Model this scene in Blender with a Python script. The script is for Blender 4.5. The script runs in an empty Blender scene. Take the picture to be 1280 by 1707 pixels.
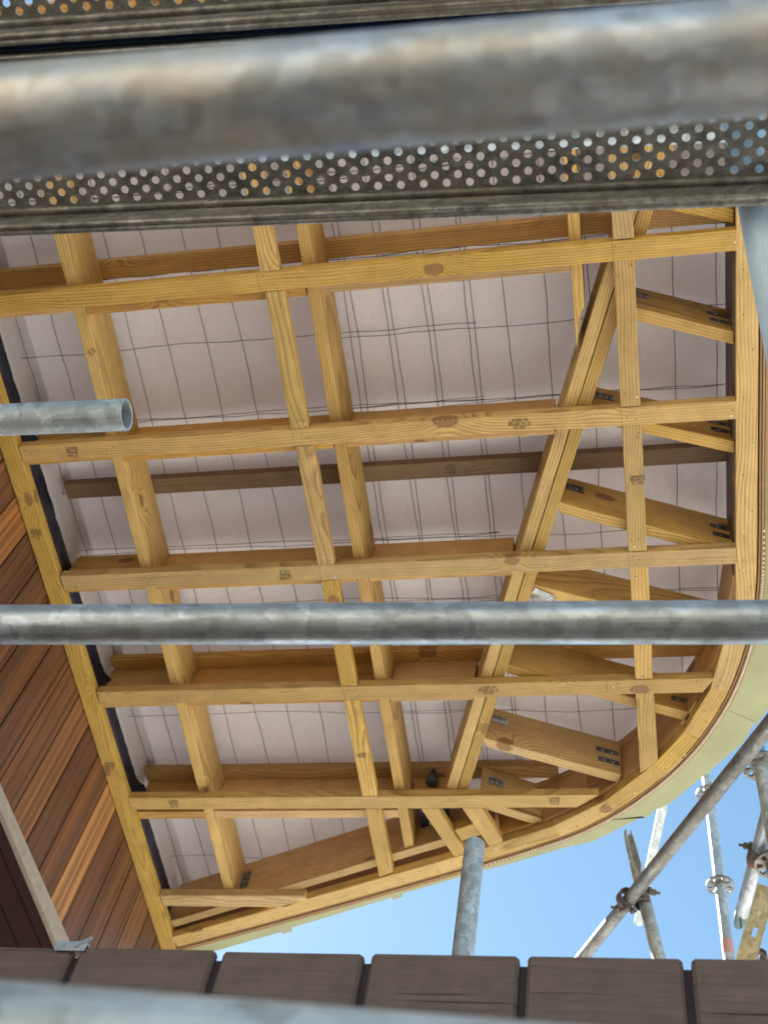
import bpy, bmesh, math, random
from mathutils import Vector, Matrix, noise
random.seed(7)
S = bpy.context.scene
COL = S.collection
CZ = 1.6                      # camera height above the ground
# ------------------------------------------------------------------ camera
F_PX, PX, PY = 2060.0, 640.0, 853.5
def _axes():
    v2 = Vector((1235.0 - PX, 4586.0 - PY, F_PX)); yv1 = 1404.0
    x = PX - (F_PX**2 + (yv1 - PY) * v2.y) / v2.x
    X = -Vector((x - PX, yv1 - PY, F_PX)); X.normalize()
    Y = v2.normalized(); Z = X.cross(Y)
    return X, Y, Z
AX, AY, AZ = _axes()
cam_d = bpy.data.cameras.new('camera'); cam = bpy.data.objects.new('camera', cam_d); COL.objects.link(cam)
S.camera = cam
cam_d.sensor_fit = 'HORIZONTAL'; cam_d.sensor_width = 36.0; cam_d.lens = 36.0 * F_PX / 1280.0
cam_d.clip_start = 0.05; cam_d.clip_end = 3000
m = Matrix(((AX[0], -AX[1], -AX[2], 0), (AY[0], -AY[1], -AY[2], 0), (AZ[0], -AZ[1], -AZ[2], 0), (0, 0, 0, 1)))
cam.matrix_world = Matrix.Translation((0, 0, CZ)) @ m
cam_d.dof.use_dof = True; cam_d.dof.focus_distance = 2.4; cam_d.dof.aperture_fstop = (cam_d.lens / 1000.0) / 0.0052
def U(px, py, h):             # where the sight line of a photo point meets height h above the camera
    r = Vector((px - PX, py - PY, F_PX)); d = Vector((r @ AX, r @ AY, r @ AZ))
    return (d.x * h / d.z, d.y * h / d.z)
def D3(px, py, d):            # point at depth d
    r = Vector((px - PX, py - PY, F_PX)) * (d / F_PX)
    return Vector((r @ AX, r @ AY, r @ AZ + CZ))
# ------------------------------------------------------------------ world and sun
sun_dir = Vector((-0.50, 0.47, 0.80)).normalized()
W = bpy.data.worlds.new('World'); S.world = W; W.use_nodes = True
nt = W.node_tree; bg = nt.nodes['Background']
sky = nt.nodes.new('ShaderNodeTexSky'); sky.sky_type = 'NISHITA'; sky.sun_disc = False
sky.sun_elevation = math.asin(sun_dir.z); sky.sun_rotation = math.atan2(sun_dir.x, sun_dir.y)
sky.air_density = 1.0; sky.dust_density = 0.25; sky.ozone_density = 0.8
hsv = nt.nodes.new('ShaderNodeHueSaturation'); hsv.inputs['Hue'].default_value = 0.482; hsv.inputs['Saturation'].default_value = 1.06
nt.links.new(sky.outputs[0], hsv.inputs['Color']); nt.links.new(hsv.outputs[0], bg.inputs[0]); bg.inputs[1].default_value = 0.078
sl = bpy.data.lights.new('sun', 'SUN'); sl.energy = 5.0; sl.angle = math.radians(0.5); sl.color = (1, 0.955, 0.88)
so = bpy.data.objects.new('sun', sl); COL.objects.link(so)
so.rotation_euler = sun_dir.to_track_quat('Z', 'Y').to_euler()
S.view_settings.view_transform = 'Standard'; S.view_settings.look = 'None'
S.view_settings.exposure = 1.5; S.view_settings.gamma = 1.0
S.cycles.max_bounces = 10; S.cycles.diffuse_bounces = 6; S.cycles.glossy_bounces = 4
# ------------------------------------------------------------------ materials
def new_mat(name):
    M = bpy.data.materials.new(name); M.use_nodes = True
    return M, M.node_tree, M.node_tree.nodes['Principled BSDF']
def N(nt, t, **kw):
    n = nt.nodes.new(t)
    for k, v in kw.items():
        if k.startswith('i_'): n.inputs[k[2:].replace('_', ' ')].default_value = v
        else: setattr(n, k, v)
    return n
def mth(nt, op, a, b=None, c=None, clamp=False):
    n = nt.nodes.new('ShaderNodeMath'); n.operation = op; n.use_clamp = clamp
    for i, v in enumerate((a, b, c)):
        if v is None: continue
        if isinstance(v, (int, float)): n.inputs[i].default_value = v
        else: nt.links.new(v, n.inputs[i])
    return n.outputs[0]
def mix(nt, fac, a, b, mode='MIX'):
    n = nt.nodes.new('ShaderNodeMix'); n.data_type = 'RGBA'; n.blend_type = mode; n.clamp_factor = True
    for s, v in ((0, fac), (6, a), (7, b)):
        if isinstance(v, (int, float)): n.inputs[s].default_value = v
        elif isinstance(v, tuple): n.inputs[s].default_value = (*v, 1) if len(v) == 3 else v
        else: nt.links.new(v, n.inputs[s])
    return n.outputs[2]
def ramp(nt, src, stops, interp='LINEAR'):
    n = nt.nodes.new('ShaderNodeValToRGB'); n.color_ramp.interpolation = interp
    e = n.color_ramp.elements
    while len(e) < len(stops): e.new(0.5)
    for el, (p, c) in zip(e, stops):
        el.position = p; el.color = (*c, 1) if isinstance(c, tuple) else (c, c, c, 1)
    nt.links.new(src, n.inputs[0]); return n.outputs[0]
def mapping(nt, src, scale=(1, 1, 1), loc=(0, 0, 0)):
    n = nt.nodes.new('ShaderNodeMapping'); n.inputs['Scale'].default_value = scale; n.inputs['Location'].default_value = loc
    nt.links.new(src, n.inputs[0]); return n.outputs[0]
def vadd(nt, a, b):
    n = nt.nodes.new('ShaderNodeVectorMath'); n.operation = 'ADD'
    for i, v in enumerate((a, b)):
        if isinstance(v, tuple): n.inputs[i].default_value = v
        else: nt.links.new(v, n.inputs[i])
    return n.outputs[0]
def obj_coord(nt, spread=13.0):
    tc = nt.nodes.new('ShaderNodeTexCoord'); oi = nt.nodes.new('ShaderNodeObjectInfo')
    cx = nt.nodes.new('ShaderNodeCombineXYZ')
    nt.links.new(mth(nt, 'MULTIPLY', oi.outputs['Random'], spread), cx.inputs[0])
    cy = mth(nt, 'MULTIPLY', mth(nt, 'FRACT', mth(nt, 'MULTIPLY', oi.outputs['Random'], 37.7)), 0.30)
    nt.links.new(cy, cx.inputs[1])
    cz = mth(nt, 'MULTIPLY', mth(nt, 'FRACT', mth(nt, 'MULTIPLY', oi.outputs['Random'], 91.3)), 0.30)
    nt.links.new(cz, cx.inputs[2])
    return tc.outputs['Object'], vadd(nt, tc.outputs['Object'], cx.outputs[0]), oi.outputs['Random']
def noise_tex(nt, vec, scale, detail=4, rough=0.55, dist=0.0):
    n = N(nt, 'ShaderNodeTexNoise'); n.inputs['Scale'].default_value = scale; n.inputs['Detail'].default_value = detail
    n.inputs['Roughness'].default_value = rough; n.inputs['Distortion'].default_value = dist
    nt.links.new(vec, n.inputs['Vector']); return n.outputs['Fac'], n.outputs['Color']
def bump(nt, bsdf, h, dist=0.002, strength=1.0):
    b = nt.nodes.new('ShaderNodeBump'); b.inputs['Distance'].default_value = dist; b.inputs['Strength'].default_value = strength
    nt.links.new(h, b.inputs['Height']); nt.links.new(b.outputs[0], bsdf.inputs['Normal'])

def pine(name, early, late, knots=True, vary=0.30):
    M, t, B = new_mat(name)
    raw, v, rnd = obj_coord(t)
    # slow wander of the pith along the length gives cathedral figure
    wf, wc = noise_tex(t, mapping(t, v, (0.9, 1.5, 1.5)), 1.0, 2, 0.5)
    s = t.nodes.new('ShaderNodeVectorMath'); s.operation = 'SUBTRACT'; t.links.new(wc, s.inputs[0]); s.inputs[1].default_value = (0.5, 0.5, 0.5)
    s2 = t.nodes.new('ShaderNodeVectorMath'); s2.operation = 'MULTIPLY'; t.links.new(s.outputs[0], s2.inputs[0]); s2.inputs[1].default_value = (0, 0.16, 0.16)
    p = vadd(t, v, s2.outputs[0])
    vo = t.nodes.new('ShaderNodeTexVoronoi'); vo.voronoi_dimensions = '2D'; vo.inputs['Scale'].default_value = 1.0
    vo.inputs['Randomness'].default_value = 0.95
    sx = t.nodes.new('ShaderNodeSeparateXYZ'); t.links.new(v, sx.inputs[0])
    kx = t.nodes.new('ShaderNodeCombineXYZ')
    t.links.new(mth(t, 'MULTIPLY', sx.outputs[0], 2.1), kx.inputs[0])
    t.links.new(mth(t, 'MULTIPLY', mth(t, 'ADD', mth(t, 'MULTIPLY', sx.outputs[1], 1.0), sx.outputs[2]), 3.6), kx.inputs[1])
    kw, kwc = noise_tex(t, v, 45, 2)
    t.links.new(kx.outputs[0], vo.inputs['Vector'])
    kc = t.nodes.new('ShaderNodeSeparateColor'); t.links.new(vo.outputs['Color'], kc.inputs[0])
    keep = mth(t, 'MULTIPLY', mth(t, 'LESS_THAN', kc.outputs[0], 0.52), 1.0)
    ksz = mth(t, 'ADD', 0.75, mth(t, 'MULTIPLY', kc.outputs[1], 1.4))
    kd = mth(t, 'ADD', mth(t, 'DIVIDE', mth(t, 'ADD', vo.outputs['Distance'], mth(t, 'MULTIPLY', mth(t, 'SUBTRACT', kw, 0.5), 0.045)), ksz), mth(t, 'MULTIPLY', mth(t, 'SUBTRACT', 1.0, keep), 1.0))
    swirl = mth(t, 'SUBTRACT', 1.0, mth(t, 'MULTIPLY', kd, 4.5), clamp=True)
    swirl = mth(t, 'MULTIPLY', mth(t, 'MULTIPLY', swirl, swirl), 0.05 if knots else 0.0)
    sp = t.nodes.new('ShaderNodeSeparateXYZ'); t.links.new(p, sp.inputs[0])
    rr = mth(t, 'SQRT', mth(t, 'ADD', mth(t, 'POWER', mth(t, 'ABSOLUTE', mth(t, 'ADD', sp.outputs[1], 0.02)), 2.0), mth(t, 'POWER', mth(t, 'ABSOLUTE', mth(t, 'ADD', sp.outputs[2], -0.11)), 2.0)))
    fine, _ = noise_tex(t, mapping(t, v, (2.5, 60, 60)), 1.0, 3, 0.6)
    rr = mth(t, 'ADD', mth(t, 'ADD', rr, swirl), mth(t, 'MULTIPLY', fine, 0.0035))
    fr = mth(t, 'FRACT', mth(t, 'MULTIPLY', rr, 92.0))
    ring = ramp(t, fr, [(0.0, 0.0), (0.50, 0.25), (0.84, 1.0), (1.0, 0.0)])
    big, _ = noise_tex(t, mapping(t, v, (1.3, 9, 9)), 1.0, 3, 0.6)
    band = ramp(t, big, [(0.3, 0.35), (0.7, 1.0)])
    fac = mth(t, 'MULTIPLY', ring, band)
    col = mix(t, fac, early, late)
    # fine fibre
    fib, _ = noise_tex(t, mapping(t, v, (5, 260, 260)), 1.0, 4, 0.7)
    col = mix(t, 0.55, col, ramp(t, fib, [(0.25, 0.62), (0.75, 1.32)]), 'MULTIPLY')
    # patchy treatment tint, greener and browner spots
    pt, _ = noise_tex(t, mapping(t, v, (1.6, 6, 6), (3, 1, 5)), 1.0, 4, 0.6)
    col = mix(t, ramp(t, pt, [(0.42, 0.0), (0.75, 0.7)]), col, mix(t, 1.0, col, (0.80, 0.83, 0.62), 'MULTIPLY'))
    sm, _ = noise_tex(t, mapping(t, v, (7, 22, 22), (1, 7, 5)), 1.0, 5, 0.65)
    col = mix(t, ramp(t, sm, [(0.57, 0.0), (0.78, 0.6)]), col, mix(t, 1.0, col, (0.60, 0.50, 0.42), 'MULTIPLY'))
    dk, _ = noise_tex(t, mapping(t, v, (1.1, 70, 70), (2, 9, 4)), 1.0, 5, 0.75)
    col = mix(t, ramp(t, dk, [(0.60, 0.0), (0.72, 0.75)]), col, mix(t, 1.0, col, (0.52, 0.42, 0.34), 'MULTIPLY'))
    hn, _ = noise_tex(t, v, 9, 6, 0.7)
    col = mix(t, 0.6, col, ramp(t, hn, [(0.25, 0.72), (0.7, 1.22)]), 'MULTIPLY')
    # per timber brightness
    br = mth(t, 'ADD', 1.0 - vary / 2, mth(t, 'MULTIPLY', rnd, vary))
    hs = t.nodes.new('ShaderNodeHueSaturation'); t.links.new(col, hs.inputs['Color']); t.links.new(br, hs.inputs['Value'])
    r2 = mth(t, 'FRACT', mth(t, 'MULTIPLY', rnd, 53.7)); r3 = mth(t, 'FRACT', mth(t, 'MULTIPLY', rnd, 17.3))
    t.links.new(mth(t, 'ADD', 0.4955, mth(t, 'MULTIPLY', r2, 0.007)), hs.inputs['Hue']); t.links.new(mth(t, 'ADD', 0.88, mth(t, 'MULTIPLY', r3, 0.22)), hs.inputs['Saturation'])
    col = hs.outputs[0]
    if knots:
        kn = ramp(t, kd, [(0.0, (0.10, 0.045, 0.02)), (0.012, (0.30, 0.16, 0.06)), (0.026, (0.20, 0.09, 0.035)), (0.034, (0.33, 0.18, 0.065)), (0.044, (0.15, 0.07, 0.026)), (0.062, (0.40, 0.24, 0.08))])
        km = ramp(t, kd, [(0.044, 0.9), (0.068, 0.0)])
        col = mix(t, km, col, kn)
    t.links.new(col, B.inputs['Base Color']); B.inputs['Roughness'].default_value = 0.62
    B.inputs['Specular IOR Level'].default_value = 0.35
    hh = mth(t, 'ADD', mth(t, 'MULTIPLY', ring, 0.3), fib)
    bump(t, B, hh, 0.0006, 0.7)
    return M
PINE = pine('pine_treated', (0.60, 0.395, 0.130), (0.27, 0.140, 0.034))
PINE_D = pine('pine_brown', (0.62, 0.375, 0.140), (0.29, 0.145, 0.045))
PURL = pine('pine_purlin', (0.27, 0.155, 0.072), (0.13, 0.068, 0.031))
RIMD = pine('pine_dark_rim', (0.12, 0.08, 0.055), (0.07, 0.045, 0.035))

def simple(name, col, rough=0.6, metal=0.0, nscale=20, namp=0.25, spec=0.5):
    M, t, B = new_mat(name); raw, v, r = obj_coord(t)
    f, _ = noise_tex(t, v, nscale, 5, 0.6)
    c = mix(t, 1.0, col, ramp(t, f, [(0.2, 1 - namp), (0.8, 1 + namp)]), 'MULTIPLY')
    t.links.new(c, B.inputs['Base Color']); B.inputs['Roughness'].default_value = rough; B.inputs['Metallic'].default_value = metal
    B.inputs['Specular IOR Level'].default_value = spec
    return M
def galv(name, base=(0.56, 0.58, 0.60), dark=(0.20, 0.20, 0.19), warm=(0.50, 0.40, 0.26), rough=0.42, metal=0.75, warmth=0.5, sc=1.0, stx=1.0):
    M, t, B = new_mat(name); raw, v, r = obj_coord(t)
    vo = t.nodes.new('ShaderNodeTexVoronoi'); vo.inputs['Scale'].default_value = 55 * sc
    wf, wc = noise_tex(t, v, 30 * sc, 3, 0.6)
    ws = t.nodes.new('ShaderNodeVectorMath'); ws.operation = 'SCALE'; t.links.new(wc, ws.inputs[0]); ws.inputs['Scale'].default_value = 0.035 / sc
    t.links.new(vadd(t, v, ws.outputs[0]), vo.inputs['Vector'])
    sp = t.nodes.new('ShaderNodeSeparateColor'); t.links.new(vo.outputs['Color'], sp.inputs[0])
    a, _ = noise_tex(t, mapping(t, v, (0.35 if stx == 1.0 else 1.0, 1, 1)), 24 * sc, 6, 0.7)
    c = mix(t, ramp(t, a, [(0.36, 0.0), (0.66, 1.0)]), base, dark)
    c = mix(t, 0.8, c, ramp(t, sp.outputs[0], [(0.0, 0.70), (1.0, 1.25)]), 'MULTIPLY')
    v2 = t.nodes.new('ShaderNodeTexVoronoi'); v2.inputs['Scale'].default_value = 26 * sc; t.links.new(vadd(t, mapping(t, v, (0.6, 1, 1)), ws.outputs[0]), v2.inputs['Vector'])
    sp2 = t.nodes.new('ShaderNodeSeparateColor'); t.links.new(v2.outputs['Color'], sp2.inputs[0])
    e2, _ = noise_tex(t, v, 90 * sc, 5, 0.75)
    c = mix(t, 0.8, c, ramp(t, mth(t, 'ADD', mth(t, 'MULTIPLY', sp2.outputs[0], 0.6), mth(t, 'MULTIPLY', e2, 0.4)), [(0.15, 0.78), (0.8, 1.18)]), 'MULTIPLY')
    b, _ = noise_tex(t, mapping(t, v, (0.5, 1, 1), (4, 4, 4)), 11 * sc, 5, 0.65)
    c = mix(t, ramp(t, b, [(0.40, 0.0), (0.80, warmth)]), c, warm)
    st, _ = noise_tex(t, mapping(t, v, (0.12 if stx == 1.0 else 0.8, 1.6, 1.6), (9, 2, 1)), 60 * sc, 4, 0.7)
    c = mix(t, ramp(t, st, [(0.62, 0.0), (0.75, 0.55)]), c, (0.72, 0.74, 0.76))
    sc_, _ = noise_tex(t, mapping(t, v, (0.05 if stx == 1.0 else 1.0, 3, 3), (2, 3, 8)), 120 * sc, 5, 0.8)
    c = mix(t, 0.75, c, ramp(t, sc_, [(0.25, 0.70), (0.75, 1.25)]), 'MULTIPLY')
    rs, _ = noise_tex(t, v, 70 * sc, 3, 0.6)
    c = mix(t, ramp(t, rs, [(0.70, 0.0), (0.78, 0.7)]), c, (0.19, 0.10, 0.05))
    t.links.new(c, B.inputs['Base Color']); B.inputs['Metallic'].default_value = metal
    t.links.new(ramp(t, mth(t, 'ADD', mth(t, 'MULTIPLY', a, 0.5), mth(t, 'MULTIPLY', e2, 0.5)), [(0.35, rough - 0.06), (0.65, min(1, rough + 0.26))]), B.inputs['Roughness'])
    bump(t, B, mth(t, 'ADD', a, mth(t, 'MULTIPLY', sp.outputs[0], 0.4)), 0.0006, 0.6)
    return M
GALV = galv('galvanised_tube', base=(0.60, 0.66, 0.72), dark=(0.30, 0.33, 0.36), warm=(0.46, 0.40, 0.30), rough=0.36, metal=0.75, warmth=0.45)
GALV_L = galv('galvanised_pale', base=(0.52, 0.57, 0.58), dark=(0.44, 0.48, 0.49), warmth=0.15, metal=0.35)
GALV_W = galv('galvanised_warm', base=(0.54, 0.58, 0.64), dark=(0.47, 0.46, 0.45), warm=(0.70, 0.54, 0.32), warmth=0.95, sc=1.7, rough=0.36, metal=0.6)  # warm patches paint in the cream reflections on the near tube
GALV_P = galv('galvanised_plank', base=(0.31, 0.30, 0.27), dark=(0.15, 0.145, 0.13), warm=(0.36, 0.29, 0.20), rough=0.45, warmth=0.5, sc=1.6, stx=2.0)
GALV_Y = galv('zinc_passivated', base=(0.62, 0.54, 0.34), dark=(0.36, 0.30, 0.17), warm=(0.55, 0.42, 0.2), warmth=0.6)
NPL = galv('nail_plate_steel', base=(0.42, 0.43, 0.44), dark=(0.18, 0.18, 0.19), rough=0.35, warmth=0.1, sc=2)
RIMB = simple('punched_edge_zinc', (0.80, 0.80, 0.78), 0.5, 0.2, 40, 0.1)
NPLD = galv('dark_plate_steel', base=(0.20, 0.20, 0.21), dark=(0.08, 0.08, 0.09), rough=0.35, warmth=0.1, sc=2)
RUST = simple('rusted_coupler', (0.15, 0.115, 0.095), 0.7, 0.4, 60, 0.5)
BLUEPALE = simple('pale_blue_sky_reflection', (0.64, 0.83, 0.97), 0.4, 0.0, 90, 0.10)  # sky reflected in the shaded metal post, put into its base colour
GALV_DK = galv('galvanised_dark', base=(0.30, 0.29, 0.27), dark=(0.12, 0.12, 0.12), warm=(0.28, 0.2, 0.13), warmth=0.6, metal=0.6)
REDP = simple('red_band', (0.42, 0.12, 0.07), 0.6, 0.1, 60, 0.4)
BLUE = simple('blue_paint', (0.02, 0.25, 0.62), 0.5, 0.0, 40, 0.2)
NAVY = simple('navy_painted_steel', (0.035, 0.075, 0.17), 0.45, 0.2, 30, 0.5)
BLACKP = simple('black_plastic', (0.012, 0.012, 0.016), 0.4, 0.0, 30, 0.3)
MEMB = simple('black_membrane', (0.014, 0.015, 0.03), 0.35, 0.0, 12, 0.5)
WIRE = simple('mesh_wire', (0.075, 0.075, 0.09), 0.5, 0.5, 30, 0.2)
INK = simple('stamp_ink', (0.10, 0.068, 0.03), 0.8, 0.0, 900, 0.6)
NAILH = simple('nail_hole', (0.03, 0.018, 0.01), 0.8)
NAILB = simple('nail_bright', (0.7, 0.7, 0.68), 0.35, 0.8)
GREENP = simple('green_primer', (0.37, 0.38, 0.21), 0.65, 0.0, 5, 0.18)
PINK = simple('pink_tape', (0.62, 0.33, 0.29), 0.7, 0.0, 90, 0.35)
HEADT = simple('weathered_trim', (0.30, 0.25, 0.20), 0.75, 0.0, 30, 0.22)
CONC = simple('pale_concrete', (0.60, 0.58, 0.54), 0.9, 0.0, 0.7, 0.18)

def plywood():
    M, t, B = new_mat('plywood_edge'); raw, v, r = obj_coord(t)
    f, _ = noise_tex(t, mapping(t, v, (40, 40, 3)), 1.0, 4, 0.7)
    c = mix(t, f, (0.50, 0.30, 0.13), (0.26, 0.13, 0.05))
    t.links.new(c, B.inputs['Base Color']); B.inputs['Roughness'].default_value = 0.75
    return M
PLY = plywood()
PLYP = simple('pale_ply', (0.40, 0.26, 0.12), 0.7, 0, 60, 0.25)

def stained(name, c1, c2, axis_scale):
    """rough sawn stained board: saw marks as fine streaks"""
    M, t, B = new_mat(name); raw, v, r = obj_coord(t, 5.0)
    f, _ = noise_tex(t, mapping(t, v, axis_scale), 1.0, 5, 0.7)
    g, _ = noise_tex(t, v, 26, 5, 0.65)
    c = mix(t, ramp(t, f, [(0.35, 0.0), (0.65, 1.0)]), c1, c2)
    c = mix(t, 0.5, c, ramp(t, g, [(0.3, 0.7), (0.7, 1.3)]), 'MULTIPLY')
    d, _ = noise_tex(t, v, 150, 3, 0.7)
    c = mix(t, ramp(t, d, [(0.70, 0.0), (0.76, 0.8)]), c, (0.30, 0.24, 0.20))
    wv, _ = noise_tex(t, mapping(t, v, (90, 20, 4), (7, 2, 2)), 1.0, 5, 0.8)
    c = mix(t, ramp(t, wv, [(0.66, 0.0), (0.74, 0.35)]), c, (0.27, 0.23, 0.20))
    cr, _ = noise_tex(t, mapping(t, v, (axis_scale[0] * 0.4, axis_scale[1], axis_scale[2] * 0.6), (5, 5, 5)), 1.0, 2, 0.5)
    c = mix(t, ramp(t, cr, [(0.66, 0.0), (0.70, 0.8)]), c, (0.02, 0.012, 0.012))
    t.links.new(c, B.inputs['Base Color']); B.inputs['Roughness'].default_value = 0.7
    bump(t, B, mth(t, 'ADD', f, mth(t, 'MULTIPLY', g, 0.6)), 0.0025, 0.9)
    return M
BROWN = stained('brown_stained_board', (0.128, 0.086, 0.072), (0.175, 0.122, 0.104), (7, 60, 240))
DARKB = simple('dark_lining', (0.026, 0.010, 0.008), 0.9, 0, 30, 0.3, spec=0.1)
GROOVE = simple('groove_backing_board', (0.030, 0.018, 0.018), 0.7, 0, 40, 0.3)  # very dark brown backing between the boards

def cedar():
    M, t, B = new_mat('cedar_boards'); tc = t.nodes.new('ShaderNodeTexCoord'); v = tc.outputs['Object']
    sx = t.nodes.new('ShaderNodeSeparateXYZ'); t.links.new(v, sx.inputs[0])
    idx = mth(t, 'FLOOR', mth(t, 'DIVIDE', sx.outputs[1], 0.1645))
    wn = t.nodes.new('ShaderNodeTexWhiteNoise'); wn.noise_dimensions = '1D'
    t.links.new(mth(t, 'ADD', idx, 20.0), wn.inputs['W'])
    base = ramp(t, wn.outputs['Value'], [(0.0, (0.090, 0.039, 0.021)), (0.32, (0.118, 0.050, 0.026)), (0.58, (0.145, 0.062, 0.030)), (0.82, (0.175, 0.078, 0.035)), (1.0, (0.205, 0.092, 0.040))])
    for kk, cc in ((26, (0.36, 0.17, 0.06)), (20, (0.12, 0.05, 0.022)), (17, (0.26, 0.105, 0.035))):
        base = mix(t, mth(t, 'COMPARE', idx, float(kk), 0.5), base, cc)
    cmb = t.nodes.new('ShaderNodeCombineXYZ'); t.links.new(mth(t, 'MULTIPLY', idx, 3.17), cmb.inputs[0])
    vv = vadd(t, v, cmb.outputs[0])
    f, _ = noise_tex(t, mapping(t, vv, (1, 55, 1.0)), 1.0, 5, 0.68)
    c = mix(t, 0.85, base, ramp(t, f, [(0.3, 0.55), (0.7, 1.5)]), 'MULTIPLY')
    g, _ = noise_tex(t, mapping(t, vv, (1, 22, 0.25), (3, 3, 3)), 1.0, 3, 0.5)
    k2, _ = noise_tex(t, mapping(t, vv, (1, 34, 0.18), (8, 1, 3)), 1.0, 2, 0.5)
    c = mix(t, ramp(t, k2, [(0.50, 0.0), (0.56, 0.7)]), c, mix(t, 1.0, c, (0.50, 0.46, 0.42), 'MULTIPLY'))
    c = mix(t, ramp(t, g, [(0.53, 0.0), (0.62, 0.55)]), c, mix(t, 1.0, c, (1.75, 1.6, 1.3), 'MULTIPLY'))
    t.links.new(c, B.inputs['Base Color']); B.inputs['Roughness'].default_value = 0.45
    bump(t, B, f, 0.001, 0.5); return M
CEDAR = cedar()
def underlay():
    M, t, B = new_mat('roof_underlay'); raw, v, r = obj_coord(t, 0)
    f, _ = noise_tex(t, v, 1.1, 4, 0.6)
    c = mix(t, ramp(t, f, [(0.35, 0.0), (0.65, 1.0)]), (0.74, 0.67, 0.655), (0.75, 0.73, 0.73))
    g, _ = noise_tex(t, v, 60, 3, 0.6)
    c = mix(t, 0.3, c, ramp(t, g, [(0.2, 0.8), (0.8, 1.2)]), 'MULTIPLY')
    t.links.new(c, B.inputs['Base Color']); B.inputs['Roughness'].default_value = 0.75
    tr = t.nodes.new('ShaderNodeBsdfTranslucent'); tr.inputs[0].default_value = (0.79, 0.75, 0.76, 1)
    mx = t.nodes.new('ShaderNodeMixShader'); mx.inputs[0].default_value = 0.18
    t.links.new(B.outputs[0], mx.inputs[1]); t.links.new(tr.outputs[0], mx.inputs[2]); t.links.new(mx.outputs[0], t.nodes['Material Output'].inputs[0])
    h, _ = noise_tex(t, v, 14, 4, 0.6)
    bump(t, B, h, 0.012, 0.8); return M
UNDER = underlay()
# ------------------------------------------------------------------ object helpers
def tag(o, label=None, cat=None, group=None, kind=None):
    if label: o['label'] = label
    if cat: o['category'] = cat
    if group: o['group'] = group
    if kind: o['kind'] = kind
    return o
def link(name, me, mats, parent=None):
    o = bpy.data.objects.new(name, me); COL.objects.link(o)
    for mm in (mats if isinstance(mats, (list, tuple)) else [mats]): me.materials.append(mm)
    if parent: o.parent = parent
    return o
def from_bm(name, bm, mats, parent=None, smooth=False):
    me = bpy.data.meshes.new(name); bmesh.ops.recalc_face_normals(bm, faces=bm.faces[:]); bm.to_mesh(me); bm.free()
    if smooth:
        for p in me.polygons: p.use_smooth = True
    return link(name, me, mats, parent)
def empty(name, loc, rot=None):
    o = bpy.data.objects.new(name, None); COL.objects.link(o); o.location = loc
    if rot: o.rotation_euler = rot
    o.empty_display_size = 0.1
    return o
def poly_bm(bm, pts, z0, z1, mi=0):
    a = [bm.verts.new((x, y, z0)) for x, y in pts]; b = [bm.verts.new((x, y, z1)) for x, y in pts]
    n = len(pts); fs = [bm.faces.new(a[::-1]), bm.faces.new(b)]
    for i in range(n): fs.append(bm.faces.new((a[i], a[(i+1) % n], b[(i+1) % n], b[i])))
    for f in fs: f.material_index = mi
    return fs
def box_bm(bm, x0, x1, y0, y1, z0, z1, mi=0):
    return poly_bm(bm, [(x0, y0), (x1, y0), (x1, y1), (x0, y1)], z0, z1, mi)
def bevel_all(bm, w, seg=2):
    bmesh.ops.bevel(bm, geom=bm.edges[:], offset=w, segments=seg, affect='EDGES', profile=0.6, clamp_overlap=True)
def prism(name, pts, h0, h1, mat, ang, bev=0.0035, parent=None, tilt=0.0, nails=()):
    """timber with outline pts (world x,y), from h0 to h1 above the camera; local x runs along the grain"""
    ox, oy = pts[0]; ca, sa = math.cos(-ang), math.sin(-ang)
    loc = [((x-ox)*ca - (y-oy)*sa, (x-ox)*sa + (y-oy)*ca) for x, y in pts]
    bm = bmesh.new(); poly_bm(bm, loc, 0, h1-h0)
    bmesh.ops.recalc_face_normals(bm, faces=bm.faces[:])
    if bev: bevel_all(bm, bev)
    for (x, y, k) in nails:
        lx, ly = (x-ox)*ca - (y-oy)*sa, (x-ox)*sa + (y-oy)*ca
        bm.faces.new([bm.verts.new((lx + 0.0026*math.cos(t_), ly + 0.0026*math.sin(t_), -0.0006)) for t_ in [i*math.pi/4 for i in range(8)]]).material_index = k
    o = from_bm(name, bm, [mat, NAILH, NAILB, INK], parent)
    if parent: o.matrix_parent_inverse = parent.matrix_world.inverted()
    o.location = (ox, oy, CZ + h0); o.rotation_euler = (0, tilt, ang)
    return o
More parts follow.
